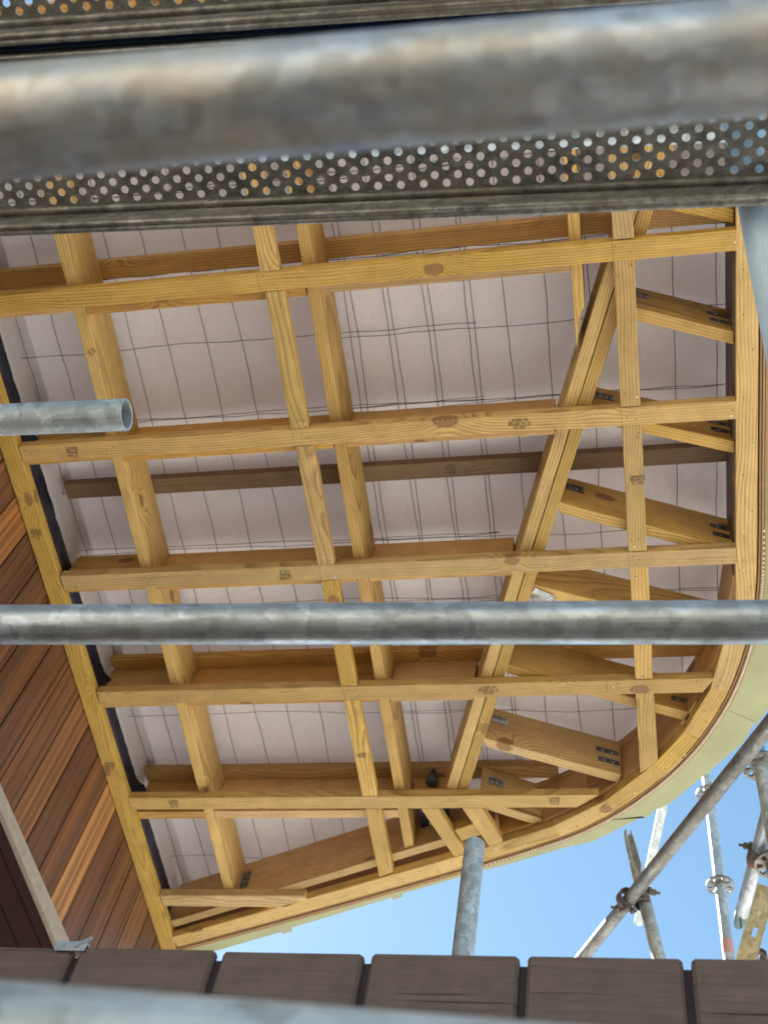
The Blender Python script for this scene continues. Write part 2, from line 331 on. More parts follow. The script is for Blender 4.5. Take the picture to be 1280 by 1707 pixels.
def beam(name, a, b, w, h0, h1, mat, ca=0.0, cb=0.0, nails=(), jitter=True, lines=(), bev=0.0035):
    """a,b: centre line ends; ca/cb: how far the end cut is skewed along the length from one side to the other"""
    dx, dy = b[0]-a[0], b[1]-a[1]; L = math.hypot(dx, dy); ang = math.atan2(dy, dx)
    bm = bmesh.new()
    bow = random.uniform(-0.003, 0.003) if jitter else 0
    pts = [(-ca/2, -w/2), (L - cb/2, -w/2), (L + cb/2, w/2), (ca/2, w/2)]
    poly_bm(bm, pts, 0, h1-h0)
    bmesh.ops.recalc_face_normals(bm, faces=bm.faces[:])
    bevel_all(bm, bev)
    for (nx, ny, k) in nails:
        r = 0.0022 if k != 2 else 0.0026
        vs = [bm.verts.new((nx + r*math.cos(t)*1.2, ny + r*math.sin(t), -0.0006)) for t in [i*math.pi/4 for i in range(8)]]
        f = bm.faces.new(vs); f.material_index = k
    for lx in lines:
        vs = [bm.verts.new(p) for p in ((lx, -w/2+0.004, -0.0005), (lx+0.0012, -w/2+0.004, -0.0005), (lx+0.002, w/2-0.004, -0.0005), (lx+0.0008, w/2-0.004, -0.0005))]
        f = bm.faces.new(vs); f.material_index = 3
    o = from_bm(name, bm, [mat, NAILH, NAILB, INK])
    o.location = (a[0], a[1], CZ + h0)
    o.rotation_euler = (0, 0, ang)
    return o
def nails_at(L, w, xs):
    out = []
    for x in xs:
        for k in range(random.choice((2, 3, 3))):
            out.append((x + random.uniform(-0.025, 0.025), random.uniform(-w*0.33, w*0.33), random.choice((1, 1, 1, 2))))
    return out
def stamp(parent, text, x, y, h, size, ang=0.0, name='grade_stamp'):
    """inked stamp lying on an underside; x,y world"""
    cu = bpy.data.curves.new(name, 'FONT'); cu.body = text; cu.size = size; cu.align_x = 'CENTER'; cu.align_y = 'CENTER'; cu.space_line = 0.85
    cu.offset = 0.0003
    to = bpy.data.objects.new('tmp', cu); COL.objects.link(to)
    dg = bpy.context.evaluated_depsgraph_get(); me = bpy.data.meshes.new_from_object(to.evaluated_get(dg))
    bpy.data.objects.remove(to); me.materials.clear()
    o = link(name, me, INK)
    R = Matrix(((1, 0, 0), (0, -1, 0), (0, 0, -1))).to_4x4()
    mw = Matrix.Translation((x, y, CZ + h - 0.0009)) @ Matrix.Rotation(ang, 4, 'Z') @ R
    bpy.context.view_layer.update()
    o.parent = parent; o.matrix_parent_inverse = parent.matrix_world.inverted(); o.matrix_world = mw
    return o

def tube(name, p, q, r=0.02415, mat=GALV, wall=0.0032, seg=48, open_ends=(True, True), parent=None, rings=24):
    p = Vector(p); q = Vector(q); L = (q-p).length
    bm = bmesh.new(); nr = rings
    def ring(x, rr):
        return [bm.verts.new((x, rr*math.cos(2*math.pi*i/seg), rr*math.sin(2*math.pi*i/seg))) for i in range(seg)]
    R0 = [ring(L*k/nr, r) for k in range(nr+1)]
    for a, b in zip(R0, R0[1:]):
        for i in range(seg): bm.faces.new((a[i], a[(i+1) % seg], b[(i+1) % seg], b[i]))
    ia = ring(0, r-wall); ib = ring(L, r-wall)
    for i in range(seg):
        j = (i+1) % seg
        bm.faces.new((ia[i], ia[j], R0[0][j], R0[0][i])); bm.faces.new((R0[-1][i], R0[-1][j], ib[j], ib[i]))
        bm.faces.new((ia[i], ib[i], ib[j], ia[j]))
    me = bpy.data.meshes.new(name); bmesh.ops.recalc_face_normals(bm, faces=bm.faces[:])
    for f in bm.faces: f.smooth = True
    for e in bm.edges:
        if len(e.link_faces) == 2 and e.calc_face_angle(0) > 0.7: e.smooth = False
    bm.to_mesh(me); bm.free()
    o = link(name, me, mat)
    o.location = p; o.rotation_euler = (q-p).to_track_quat('X', 'Z').to_euler()
    if parent:
        bpy.context.view_layer.update(); mw = o.matrix_world.copy(); o.parent = parent; o.matrix_parent_inverse = parent.matrix_world.inverted(); o.matrix_world = mw
    return o
# ================================================================== ground
bm = bmesh.new(); box_bm(bm, -900, 900, -900, 900, -0.3, 0.0)
tag(from_bm('ground', bm, CONC), kind='structure')
bm = bmesh.new(); box_bm(bm, -2.4, 80, -80, 1.0, -0.1, 0.003)
tag(from_bm('light_cut_ground', bm, simple('light_cut_earth', (0.21, 0.19, 0.145), 0.9, 0, 6, 0.3)), kind='structure')  # unseen dull ground, added to weaken light bounced up from behind the camera
bm = bmesh.new(); box_bm(bm, -14, 14, -9.3, -9.0, 0, 3.1)
tag(from_bm('bounce_wall', bm, simple('bounce_cream', (0.74, 0.66, 0.52), 0.9, 0, 3, 0.12)), 'unseen cream wall added behind the camera to warm the tubes and timbers', 'wall')  # unseen, added to reflect cream light onto tubes and timber sides
bm = bmesh.new()
for i in range(14): box_bm(bm, -2.3, 2.6, -1.7+i*0.20, -1.505+i*0.20, 0.004, 0.055)
tag(from_bm('light_cut_deck', bm, simple('light_cut_brown', (0.045, 0.037, 0.032), 0.8, 0, 20, 0.3)), kind='structure')  # unseen dark deck, added to darken what the tubes reflect from below
H = 4.0; H1 = H + 0.045; HT = H + 0.262; HP = HT + 0.045
# ================================================================== roof underlay, netting and purlins
def rim_y(x):                   # inner line of the rim beam on its straight run
    return 4.383 - 0.386 * (x + 2.01)
outer = [(-2.35, 4.651), (-1.85, 4.472), (-1.35, 4.288), (-0.95, 4.138), (-0.643, 4.018), (-0.42, 3.925), (-0.26, 3.848), (-0.10, 3.740), (0.02, 3.635),
         (0.125, 3.525), (0.225, 3.392), (0.30, 3.262), (0.36, 3.130), (0.405, 2.99), (0.440, 2.84), (0.460, 2.70), (0.468, 2.50), (0.468, 2.1), (0.468, 1.5), (0.468, 0.9), (0.468, 0.55)]
def dens(pl, n=4):
    out = []
    for i in range(len(pl)-1):
        p0 = pl[max(i-1, 0)]; p1 = pl[i]; p2 = pl[i+1]; p3 = pl[min(i+2, len(pl)-1)]
        for k in range(n):
            t = k/n
            out.append(tuple(0.5*((2*p1[c]) + (-p0[c]+p2[c])*t + (2*p0[c]-5*p1[c]+4*p2[c]-p3[c])*t*t + (-p0[c]+3*p1[c]-3*p2[c]+p3[c])*t**3) for c in (0, 1)))
    out.append(pl[-1]); return out
OUT = dens(outer)
def offset(pl, d):              # d > 0 towards the inside of the roof
    out = []
    for i, p in enumerate(pl):
        a = Vector(pl[max(i-1, 0)]); b = Vector(pl[min(i+1, len(pl)-1)]); t = (b-a).normalized()
        n = Vector((t.y, -t.x))           # walking left to right then up: inside is on ... checked below
        if n.y > 0 and abs(n.y) > abs(n.x) or (abs(n.x) >= abs(n.y) and n.x > 0): n = -n
        out.append((p[0] + n.x*d, p[1] + n.y*d))
    return out
# underlay: sags between purlins, with a tuck beside each purlin
PUR = [0.38, 1.285, 2.205, 3.105, 3.755]
def strip_curve(name, d0, d1, h0, h1, mat, i0=0, i1=None, parent=None, ang_world=True, lab=None):
    pl = OUT[i0:i1]; A = offset(OUT, d0)[i0:i1]; Bq = offset(OUT, d1)[i0:i1]
    ox, oy = A[0]
    bm = bmesh.new(); rows = []
    for a, b in zip(A, Bq):
        rows.append([bm.verts.new((a[0]-ox, a[1]-oy, 0)), bm.verts.new((b[0]-ox, b[1]-oy, 0)), bm.verts.new((b[0]-ox, b[1]-oy, h1-h0)), bm.verts.new((a[0]-ox, a[1]-oy, h1-h0))])
    for r0, r1 in zip(rows, rows[1:]):
        for k in range(4): bm.faces.new((r0[k], r0[(k+1) % 4], r1[(k+1) % 4], r1[k]))
    bm.faces.new(rows[0]); bm.faces.new(rows[-1][::-1])
    o = from_bm(name, bm, mat); o.location = (ox, oy, CZ+h0)
    if parent: o.parent = parent; o.matrix_parent_inverse = parent.matrix_world.inverted()
    return o
def inside(x, y, m=0.0):
    if x > 0.46: return False
    yy = 4.70 - 0.40*(x+2.35) if x < -0.6 else None
    if x >= -0.6:
        for a, b in zip(OUT, OUT[1:]):
            if a[0] <= x <= b[0] and b[0] > a[0]:
                yy = a[1] + (b[1]-a[1])*(x-a[0])/(b[0]-a[0]) + 0.01
                break
        else: yy = 2.6
    return y < yy - m
bm = bmesh.new(); nx, ny = 110, 190; grid = {}
X0, X1, Y0, Y1 = -2.36, 0.425, 0.45, 4.64
for i in range(nx+1):
    for j in range(ny+1):
        x = X0 + (X1-X0)*i/nx; y = Y0 + (Y1-Y0)*j/ny
        ks = [p for p in PUR if p <= y]; lo = max(ks) if ks else 0; up_ = [p for p in PUR if p > y]; hi = min(up_) if up_ else 4.7
        t = (y-lo)/max(hi-lo, .01)
        z = -0.012*math.sin(math.pi*t) + 0.006*noise.noise((x*3.1, y*4.0, 0)) + 0.0025*noise.noise((x*11, y*13, 4))
        tuck = math.exp(-((hi - y - 0.035)/0.018)**2)
        dd_ = hi - y
        z -= 0.016*math.exp(-((dd_-0.13)/0.06)**2)
        grid[i, j] = bm.verts.new((x - X0, y - Y0, z))
for i in range(nx):
    for j in range(ny):
        x = X0 + (X1-X0)*(i+1)/nx; y = Y0 + (Y1-Y0)*(j+.5)/ny
        if inside(x, y, 0.02): bm.faces.new((grid[i, j], grid[i+1, j], grid[i+1, j+1], grid[i, j+1]))
for v in [v for v in bm.verts if not v.link_faces]: bm.verts.remove(v)
o = from_bm('roof_underlay', bm, UNDER, smooth=True); o.location = (X0, Y0, CZ + HP + 0.034)
sm = o.modifiers.new('s', 'SOLIDIFY'); sm.thickness = 0.0015
tag(o, 'pinkish grey roofing paper stretched above the rafters and wire netting', 'roofing paper')

def wire_mesh(name, x0, x1, y0, y1, dz, xo, yo, seed, label):
    rnd = random.Random(seed); bm = bmesh.new()
    def wire(pts, r=0.0015):
        prev = None
        for i, p in enumerate(pts):
            q = Vector(pts[min(i+1, len(pts)-1)]) - Vector(pts[max(i-1, 0)]); q.normalize()
            s = q.cross(Vector((0, 0, 1))).normalized(); u2 = s.cross(q)
            ring = [bm.verts.new(Vector(p) + s*r*math.cos(t) + u2*r*math.sin(t)) for t in (0, math.pi/2, math.pi, 1.5*math.pi)]
            if prev:
                for k in range(4): bm.faces.new((prev[k], prev[(k+1) % 4], ring[(k+1) % 4], ring[k]))
            prev = ring
    x = xo
    while x < x1:
        if x > x0:
            ph = rnd.random()*50; pts = []; y = y0
            while y < y1:
                if inside(x, y, 0.03):
                    xx = x + 0.013*noise.noise((ph, y*1.4, 0)) + 0.0040*noise.noise((ph, y*8, 3))
                    pts.append((xx, y, dz - 0.008 + 0.004*noise.noise((ph, y*3, 9))))
                y += 0.03
            if len(pts) > 3: wire(pts)
        x += 0.148
    y = yo
    while y < y1:
        if y > y0:
            for pair in (0, 1):
                if pair and rnd.random() > 0.4: continue
                ph = rnd.random()*50; pts = []; x = x0
                while x < x1:
                    yy = y + pair*0.012 + 0.020*noise.noise((ph, x*2.1, 0)) + 0.004*noise.noise((ph, x*9, 3))
                    if inside(x, yy, 0.03): pts.append((x, yy, dz - 0.006 + 0.003*noise.noise((ph, x*3, 9))))
                    x += 0.03
                if len(pts) > 3: wire(pts)
        y += 0.3
    for v in bm.verts: v.co -= Vector((x0, y0, dz))
    o = from_bm(name, bm, WIRE, smooth=True); o.location = (x0, y0, CZ + dz)
    return tag(o, label, 'wire netting', 'overlapping wire netting sheets under the roofing paper')
wire_mesh('wire_netting', -2.33, -0.50, 0.5, 4.6, HP+0.000, -2.2875, 0.42, 1, 'wire netting of tall rectangles under the paper on the side of the cedar wall')
wire_mesh('wire_netting', -1.02, 0.40, 0.5, 3.9, HP-0.002, -0.9780, 0.435, 2, 'wire netting of tall rectangles under the paper on the side of the curved rim')

pg = 'brown purlins running over the rafters'
plab = ['brown purlin hidden behind the perforated steel plank', 'brown purlin just above the topmost visible batten', 'dark brown purlin alone in the gap below the second visible batten, stamped with ink',
        'brown purlin just above the long horizontal scaffold tube', 'brown purlin lying above the lowest full length batten']
for k, (y, xe) in enumerate(zip(PUR, (0.40, 0.40, 0.40, 0.30, -0.35))):
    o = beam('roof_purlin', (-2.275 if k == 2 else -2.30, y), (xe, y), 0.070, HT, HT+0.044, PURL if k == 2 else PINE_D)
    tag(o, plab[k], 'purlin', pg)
    if k == 2:
        stamp(o, 'LASER\n90x45\nH1.2', -0.66, y, HT, 0.017, math.pi/2)
# ================================================================== rafters
gA = 'long rafters running away from the camera'
ra = beam('roof_rafter', (-1.888, 0.5), (-1.940, 4.33), 0.045, H1, HT, PINE, cb=-0.017)
tag(ra, 'thick yellow rafter nearest the cedar wall, passing above all the battens', 'rafter', gA)
rb = beam('roof_rafter', (-1.024, 0.5), (-1.030, 4.02), 0.045, H1, HT, PINE, cb=-0.017)
tag(rb, 'yellow rafter in the middle, just right of the left row of short noggings', 'rafter', gA)
rc = prism('roof_rafter', [(-0.135, 0.5), (-0.090, 0.5), (-0.098, 1.50), (-0.112, 1.52), (-0.135, 1.66)], H1, HT, PINE, math.pi/2)
tag(rc, 'short rafter at the top with a splintered end cut against the doubled hip rafter', 'rafter', gA)
# hip, doubled
hx = lambda y: -0.0 + (y-1.454)*(-0.684)/(3.402-1.454)
def hip_pt(y, off):
    d = Vector((-0.3511, 1.0)).normalized(); n = Vector((d.y, -d.x))
    return (hx(y) + n.x*off, y + n.y*off)
for off, lab, ex in ((-0.0245, 'left timber of the doubled diagonal hip rafter', 3.66), (0.0235, 'right timber of the doubled diagonal hip rafter', 3.70)):
    o = beam('hip_rafter', hip_pt(0.62, off), hip_pt(ex, off), 0.045, H1, HT, PINE)
    tag(o, lab, 'hip rafter', 'doubled diagonal hip rafter')
    if off > 0:
        # pale metal strap wrapped over it just above the mid tube
        bm = bmesh.new(); a = Vector(hip_pt(2.62, 0.052)); b = Vector(U(922, 997, H1)); dd = (b-a)
        box_bm(bm, 0, dd.length, -0.013, 0.013, -0.004, -0.001)
        for i in range(9):
            for sgn in (-1, 1):
                vs = [bm.verts.new((0.02+i*dd.length/9.5+0.0025*math.cos(t), sgn*0.006+0.0025*math.sin(t), -0.0045)) for t in [q*math.pi/3 for q in range(6)]]
                bm.faces.new(vs).material_index = 1
        so_ = from_bm('metal_strap', bm, [GALV_L, NAILH]); so_.location = (a.x, a.y, CZ+H1-0.004); so_.rotation_euler = (0, 0, math.atan2(dd.y, dd.x))
        tag(so_, 'pale perforated metal strap across the hip rafter just above the long tube', 'strap')
# ------------------------------------------------------------------ blocking
gB = 'deep blocking between the rafters above each batten'
rows = [0.75, 1.352, 1.957, 2.549, 3.150, 3.800]
rn = ['a row hidden above the steel plank', 'the topmost visible row', 'the second visible row', 'the third visible row', 'the fourth visible row', 'the lowest row']
for k, y in enumerate(rows):
    hb = hx(y) - 0.05*math.copysign(1, 1)
    xA = -1.888 - 0.052*(y-0.5)/3.83
    segs = [(-2.305, xA-0.0235, 'between wall and first rafter'), (xA+0.0235, -1.052, 'between the first two rafters'), (-1.003, min(hb-0.004, -0.137) if y < 1.6 else hb-0.004, 'between middle rafter and hip rafter')]
    for s, (xa, xb, w) in enumerate(segs):
        if k == 5 and s == 2: continue
        if k == 5 and s == 0: xa = -2.29
        ys = y + random.uniform(-0.004, 0.004) - (0.010 if (s == 0 and k in (1, 2, 3)) else 0)
        o = beam('blocking', (xa, ys), (xb, ys), 0.045, H1+0.001*(s+1), HT-0.001, PINE_D)
        tag(o, 'brown blocking %s in %s' % (w, rn[k]), 'blocking', gB)
o = beam('blocking', (-1.0, 3.80), (-0.79, 3.80), 0.045, H1+0.06, HT-0.001, PINE_D)
tag(o, 'short brown blocking right of the middle rafter in the lowest row', 'blocking', gB)
# ------------------------------------------------------------------ jack rafters with their plates
def plate(parent, cx, z0, w, h, yoff, mat, ang, holes=5):
    """steel plate on the -y face of a jack rafter: cx along its length (local), z0 above its bottom"""
    bm = bmesh.new(); bx = box_bm(bm, -w/2, w/2, -0.0018, 0, 0, h)
    rnd = random.Random(int(cx*1000)+int(z0*1000))
    for i in range(holes):
        x = -w/2 + w*(i+0.5)/holes; z = h*(0.3 if i % 2 else 0.7); r = 0.0045
        vs = [bm.verts.new((x+r*math.cos(t), -0.0024, z+r*math.sin(t))) for t in [q*math.pi/4 for q in range(8)]]
        bm.faces.new(vs).material_index = 1 + (i % 2)
    o = from_bm('nail_plate', bm, [mat, NAILH, NAILB]); o.parent = parent; o.location = (cx, yoff, z0)
    return o
gJ = 'jack rafters from the hip to the right rim'
jacks = [  # lower edge line p->q, label, plates
    (0.82, 0.93, (-0.16 + .40, 0.40), 'J', None),
]
def jack(ax, ay, bx, by, lab, left=True, right=True, pale=False, cb=0.0):
    L = math.hypot(bx-ax, by-ay); ang = math.atan2(by-ay, bx-ax)
    # the given line is the far lower edge, the timber lies 45 mm nearer
    n = Vector((math.sin(ang), -math.cos(ang)))*0.0225
    o = beam('jack_rafter', (ax+n.x, ay+n.y), (bx+n.x, by+n.y), 0.045, H1+0.002, HT-0.002, PINE, ca=0.03, cb=cb)
    tag(o, lab, 'jack rafter', gJ)
    mt = NPL if pale else NPLD
    if left: plate(o, 0.055, 0.115, 0.07, 0.05, -0.0225, NPL if pale else NPLD, ang, 6)
    if right:
        plate(o, L-0.055, 0.055, 0.095, 0.028, -0.0225, NPLD, ang, 5)
        plate(o, L-0.06, 0.115, 0.10, 0.028, -0.0225, NPLD, ang, 5)
    return o
XR = 0.402
jack(0.16, 0.68, XR, 0.77, 'jack rafter hidden above the steel plank')
jack(0.112, 1.168, XR, 1.262, 'short jack rafter with a big round knot, at top right above the first batten', cb=0.02)
jack(0.020, 1.548, XR, 1.683, 'jack rafter with a dark split beside its knot, between first and second battens')
jack(-0.115, 1.930, XR, 2.098, 'jack rafter crossing behind the second batten')
jack(-0.248, 2.301, XR, 2.540, 'long jack rafter starting at a nail plate above the third batten')
jack(-0.385, 2.655, XR, 2.94, 'jack rafter mostly hidden behind the long horizontal tube', left=False, right=False)
jack(-0.515, 3.035, 0.228, 3.313, 'jack rafter with a knot at its left end just under the long horizontal tube', left=False)
jack(-0.637, 3.419, -0.086, 3.629, 'thick jack rafter with an ink stamp and pale nail plate below the fourth batten', pale=True)
jack(-0.690, 3.762, -0.440, 3.872, 'shortest jack rafter, just below the lowest full batten', pale=True)
# ================================================================== battens and noggings
BATT = [(0.705, -2.29, 0.398), (1.298, -2.29, 0.400), (1.900, -2.273, 0.400), (2.493, -2.270, 0.400), (3.086, -2.268, 0.290), (3.688, -2.275, None)]
gb = 'ceiling battens under the roof framing'
bl = ['batten hidden above the steel plank', 'topmost visible batten, meeting the rim at the far right', 'second visible batten from the top, with an ink stamp near its right third', 'third visible batten, first one above the long horizontal tube',
      'fourth batten, first one below the long tube, stamped where it crosses the hip', 'lowest full length batten with a slanted right end']
BO = []
for k, (y, xa, xb) in enumerate(BATT):
    if xb is not None:
        L = xb - xa
        o = beam('ceiling_batten', (xa, y - 0.003), (xb, y + (0.003 if k else 0)), 0.070, H, H1-0.0015, PINE,
                 nails=nails_at(L, 0.07, (0.03, 0.37, 1.13, L-0.36, L-0.03)), lines=(1.087, L-0.395), cb=-0.0 if k != 4 else -0.05)
    else:
        o = prism('ceiling_batten', [(xa, y-0.035), (-0.166, y-0.035), (-0.262, y+0.034), (xa, y+0.034)], H, H1-0.0015, PINE, 0.0)
    tag(o, bl[k], 'batten', gb); BO.append(o)
o = prism('ceiling_batten', [(-2.272, 4.268), (-1.555, 4.262), (-1.548, 4.286), (-1.66, 4.338), (-2.265, 4.338)], H, H1-0.0015, PINE, 0.0)
tag(o, 'short batten in the bottom corner by the cedar wall', 'batten', gb)
stamp(BO[2], 'LASER FR\n90x45 H1.2\nG1/03', -0.352, 1.903, H, 0.017, 0.0)
stamp(BO[2], 'LASER\n90x45\nH1.2', -2.06, 1.90, H, 0.019, 0.1)
stamp(BO[3], 'LASER\n90x45\nH1.2', -1.325, 2.493, H, 0.019, math.pi)
stamp(BO[4], 'LASER FR\n90x45 H1.2\nG1/03', -0.580, 3.088, H, 0.017, 0.0)
stamp(BO[5], 'LASER\n90x45\nH1.2', -2.065, 3.688, H, 0.018, 0.0)
stamp(BO[5], 'LASER\n90x45\nH1.2', -0.355, 3.686, H, 0.018, 0.0)
gn = 'short noggings between battens'
cols = [(-1.152, 'left row', [(0.50, 0.67), (0.74, 1.263), (1.333, 1.865), (1.935, 2.458), (2.528, 3.051), (3.121, 3.653)]),
        (0.041, 'right row', [(0.50, 0.67), (0.74, 1.263), (1.333, 1.865), (1.935, 2.458), (2.528, 3.051)])]
pos = ['hidden above the steel plank', 'above the topmost visible batten', 'between the first and second battens', 'between the second and third battens', 'partly behind the long horizontal tube', 'between the fourth batten and the lowest one']
NO = {}
for ci, (x, w, ss) in enumerate(cols):
    for i, (ya, yb) in enumerate(ss):
        j = random.uniform(-0.003, 0.003)
        o = beam('nogging', (x + j + random.uniform(-.003, .003), ya+0.001), (x + j, yb-0.001), 0.068, H+0.001, H1-0.002, PINE, nails=nails_at(yb-ya, 0.07, (0.03, yb-ya-0.03)) if i != 1 else ())
        tag(o, 'nogging of the %s, %s' % (w, pos[min(i, 5)] if i else 'farthest toward the camera side, hidden'), 'nogging', gn); NO[ci, i] = o
o = prism('nogging', [(-1.186, 3.724), (-1.118, 3.724), (-1.112, 4.105), (-1.182, 4.140)], H+0.001, H1-0.002, PINE, math.pi/2)
tag(o, 'nogging of the left row running from the lowest full batten down to the rim', 'nogging', gn)
o = prism('nogging', [(0.006, 3.122), (0.077, 3.122), (0.083, 3.478), (0.070, 3.493), (0.008, 3.537)], H+0.001, H1-0.002, PINE, math.pi/2)
tag(o, 'nogging of the right row ending in a pointed cut on the curved rim', 'nogging', gn)
stamp(NO[1, 3], 'LaserFra\n90x45 H\nG 1/03', 0.052, 2.155, H+0.001, 0.016, 0.0)
stamp(NO[0, 5], 'LASER\n90x45', -1.155, 3.42, H+0.001, 0.016, 0.0)
stamp(ra, 'F7\nH1', -1.895, 1.52, H1, 0.02, 1.0)
# little diagonals at the bottom
o = prism('nogging', [(-0.938, 3.7235), (-0.862, 3.7235), (-0.771, 3.975), (-0.772, 3.993), (-0.822, 4.014)], H+0.001, H1-0.002, PINE, math.radians(66))
tag(o, 'slanted nogging left of the post top, below the lowest full batten', 'nogging', gn)
o = prism('nogging', [(-0.756, 3.7235), (-0.672, 3.7235), (-0.597, 3.915), (-0.600, 3.938), (-0.654, 3.966)], H+0.001, H1-0.002, PINE, math.radians(66))
tag(o, 'slanted nogging right of the post top with four nail marks', 'nogging', gn)
o = prism('nogging', [(-0.806, 3.864), (-0.706, 3.821), (-0.690, 3.885), (-0.781, 3.928)], H+0.012, H1+0.03, PINE, math.radians(-22))
tag(o, 'tiny block wedged between the two slanted noggings', 'nogging', gn)
# ================================================================== rim: plates, beam, plywood, green panels
gp = 'bottom plates along the rim'
o = prism('bottom_plate', [(-2.347, 0.5), (-2.277, 0.5), (-2.274, 4.56), (-2.276, 4.640), (-2.352, 4.668)], H, H1, PINE, math.pi/2)
tag(o, 'long bottom plate against the top of the cedar wall', 'plate', gp)
stamp(o, 'LASER\n90x45\nH1.2', -2.315, 2.25, H, 0.018, 0.3); stamp(o, 'LASER\n90x45\nH1.2', -2.312, 3.46, H, 0.018, 0.2)
OFFI = offset(OUT, 0.068)
def pt_at(pl, key, val, lo=0):
    for i in range(lo, len(pl)-1):
        a, b = pl[i], pl[i+1]
        if (a[key]-val)*(b[key]-val) <= 0 and a[key] != b[key]:
            t = (val-a[key])/(b[key]-a[key]); return i, (a[0]+(b[0]-a[0])*t, a[1]+(b[1]-a[1])*t)
def plate_seg(oa, ob, lab, nm='bottom_plate', straight_in=True, mat=PINE):
    """a plate segment between outer-curve points oa and ob (index, point)"""
    ia, pa = oa; ib, pb = ob
    outer_pts = [pa] + [OUT[i] for i in range(ia+1, ib+1)] + [pb]
    cl = [outer_pts[0]]
    for p in outer_pts[1:]:
        if math.hypot(p[0]-cl[-1][0], p[1]-cl[-1][1]) > 0.012: cl.append(p)
    def inn(i, p):
        a = Vector(OUT[max(i-1, 0)]); b = Vector(OUT[min(i+2, len(OUT)-1)]); t = (b-a).normalized(); n = Vector((t.y, -t.x))
        if n.y > 0 and abs(n.y) > abs(n.x) or (abs(n.x) >= abs(n.y) and n.x > 0): n = -n
        return (p[0]+n.x*0.068, p[1]+n.y*0.068)
    pts = cl + [inn(ib, pb), inn(ia, pa)]
    ang = math.atan2(pb[1]-pa[1], pb[0]-pa[0])
    nl = []
    L_ = math.hypot(pb[0]-pa[0], pb[1]-pa[1]); m_ = max(2, int(L_/0.22))
    for q_ in range(m_*2):
        t_ = (q_+random.uniform(.2, .8))/(m_*2); c_ = cl[min(int(t_*(len(cl)-1)), len(cl)-2)]; d_ = cl[min(int(t_*(len(cl)-1)), len(cl)-2)+1]
        f_ = t_*(len(cl)-1) - int(t_*(len(cl)-1)); px_, py_ = c_[0]+(d_[0]-c_[0])*f_, c_[1]+(d_[1]-c_[1])*f_
        nn_ = Vector((d_[1]-c_[1], -(d_[0]-c_[0]))).normalized()
        if nn_.y > 0 and abs(nn_.y) > abs(nn_.x) or (abs(nn_.x) >= abs(nn_.y) and nn_.x > 0): nn_ = -nn_
        w_ = random.choice((0.018, 0.048)); nl.append((px_+nn_.x*w_, py_+nn_.y*w_, random.choice((1, 1, 2))))
    o = prism(nm, pts, H, H1, mat, ang, bev=0.002, nails=nl)
    return tag(o, lab, 'plate', gp)
cuts = [(0, -2.262), (0, -0.745), (0, -0.345), (0, -0.107), (0, 0.113), (1, 3.357), (1, 3.13), (1, 2.70), (1, 0.56)]
ip = [pt_at(OUT, k, v, 8 if k else 0) for k, v in cuts]
labs = ['long straight bottom plate along the lower edge against the sky', 'first short plate right of the scaffold post, where the curve starts', 'second curved plate piece, under the slanted end of the lowest batten',
        'third curved plate piece, right of the lowest batten end', 'fourth curved plate piece, right of the pointed nogging', 'fifth curved plate piece, below the end of the fourth batten', 'curved plate piece at the long tube, where the curve straightens', 'long straight bottom plate down the right side']
for a, b, l in zip(ip, ip[1:], labs): 
    g = 0.0
    plate_seg(a, b, l)
# rim beam (deep), straight run, then along the curve in flat pieces
a = (-2.30, rim_y(-2.30)+0.0225); b = (-0.62, rim_y(-0.62)+0.045)
o = beam('rim_beam', (-2.30, rim_y(-2.30)+0.026), (-0.62, rim_y(-0.62)+0.026), 0.045, H1+0.002, HT+0.030, PINE_D)
tag(o, 'deep brown rim beam rising behind the straight lower plate', 'rim beam', 'deep rim beams')
stamp(o, 'LASER', -1.6, 4.25, H1+0.002, 0.012, -0.38)
o = beam('ledger_strip', (-2.27, rim_y(-2.27)+0.016), (-0.86, rim_y(-0.86)+0.016), 0.042, H1-0.012, H1+0.0005, PINE)
tag(o, 'thin pale strip under the rim beam inside the lower plate', 'strip of wood')
IN2 = offset(OUT, 0.058); idx = [i for i, p in enumerate(OUT) if p[0] > -0.66]
i0 = idx[0]; ks = [i0, i0+5, i0+10, i0+15, i0+20, i0+25, i0+30, i0+38, i0+46, len(OUT)-1]
ks = [k for k in ks if k < len(OUT)]
rl = ['behind the start of the curve', 'behind the second curved plate piece', 'behind the end of the stamped jack rafter', 'behind the pointed nogging', 'behind the fifth curved plate piece', 'near the end of the fourth batten', 'behind the long tube', 'on the right between long tube and third batten', 'down the right side by the jack rafter ends', 'at top right behind the plank']
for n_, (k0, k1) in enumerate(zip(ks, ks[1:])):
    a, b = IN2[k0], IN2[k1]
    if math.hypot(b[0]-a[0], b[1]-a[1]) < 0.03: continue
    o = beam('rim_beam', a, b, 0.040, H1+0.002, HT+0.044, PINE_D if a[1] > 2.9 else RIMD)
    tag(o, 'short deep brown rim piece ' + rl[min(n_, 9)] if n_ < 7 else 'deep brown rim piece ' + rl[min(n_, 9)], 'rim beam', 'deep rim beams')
o = strip_curve('plywood_skin', -0.007, -0.0135, H+0.006, HT, PLY); tag(o, 'inner thin curved plywood layer bent round the rim, brown edge showing', 'plywood', 'bent plywood layers round the rim')
# crimped pale line between plies
o = strip_curve('plywood_skin', -0.0165, -0.0225, H+0.0, HT, PLYP); tag(o, 'middle thin curved plywood layer with a pale edge', 'plywood', 'bent plywood layers round the rim')
o = strip_curve('plywood_skin', -0.0250, -0.033, H+0.0, HT, PLY); tag(o, 'outer thin curved plywood layer next to the green lining', 'plywood', 'bent plywood layers round the rim')
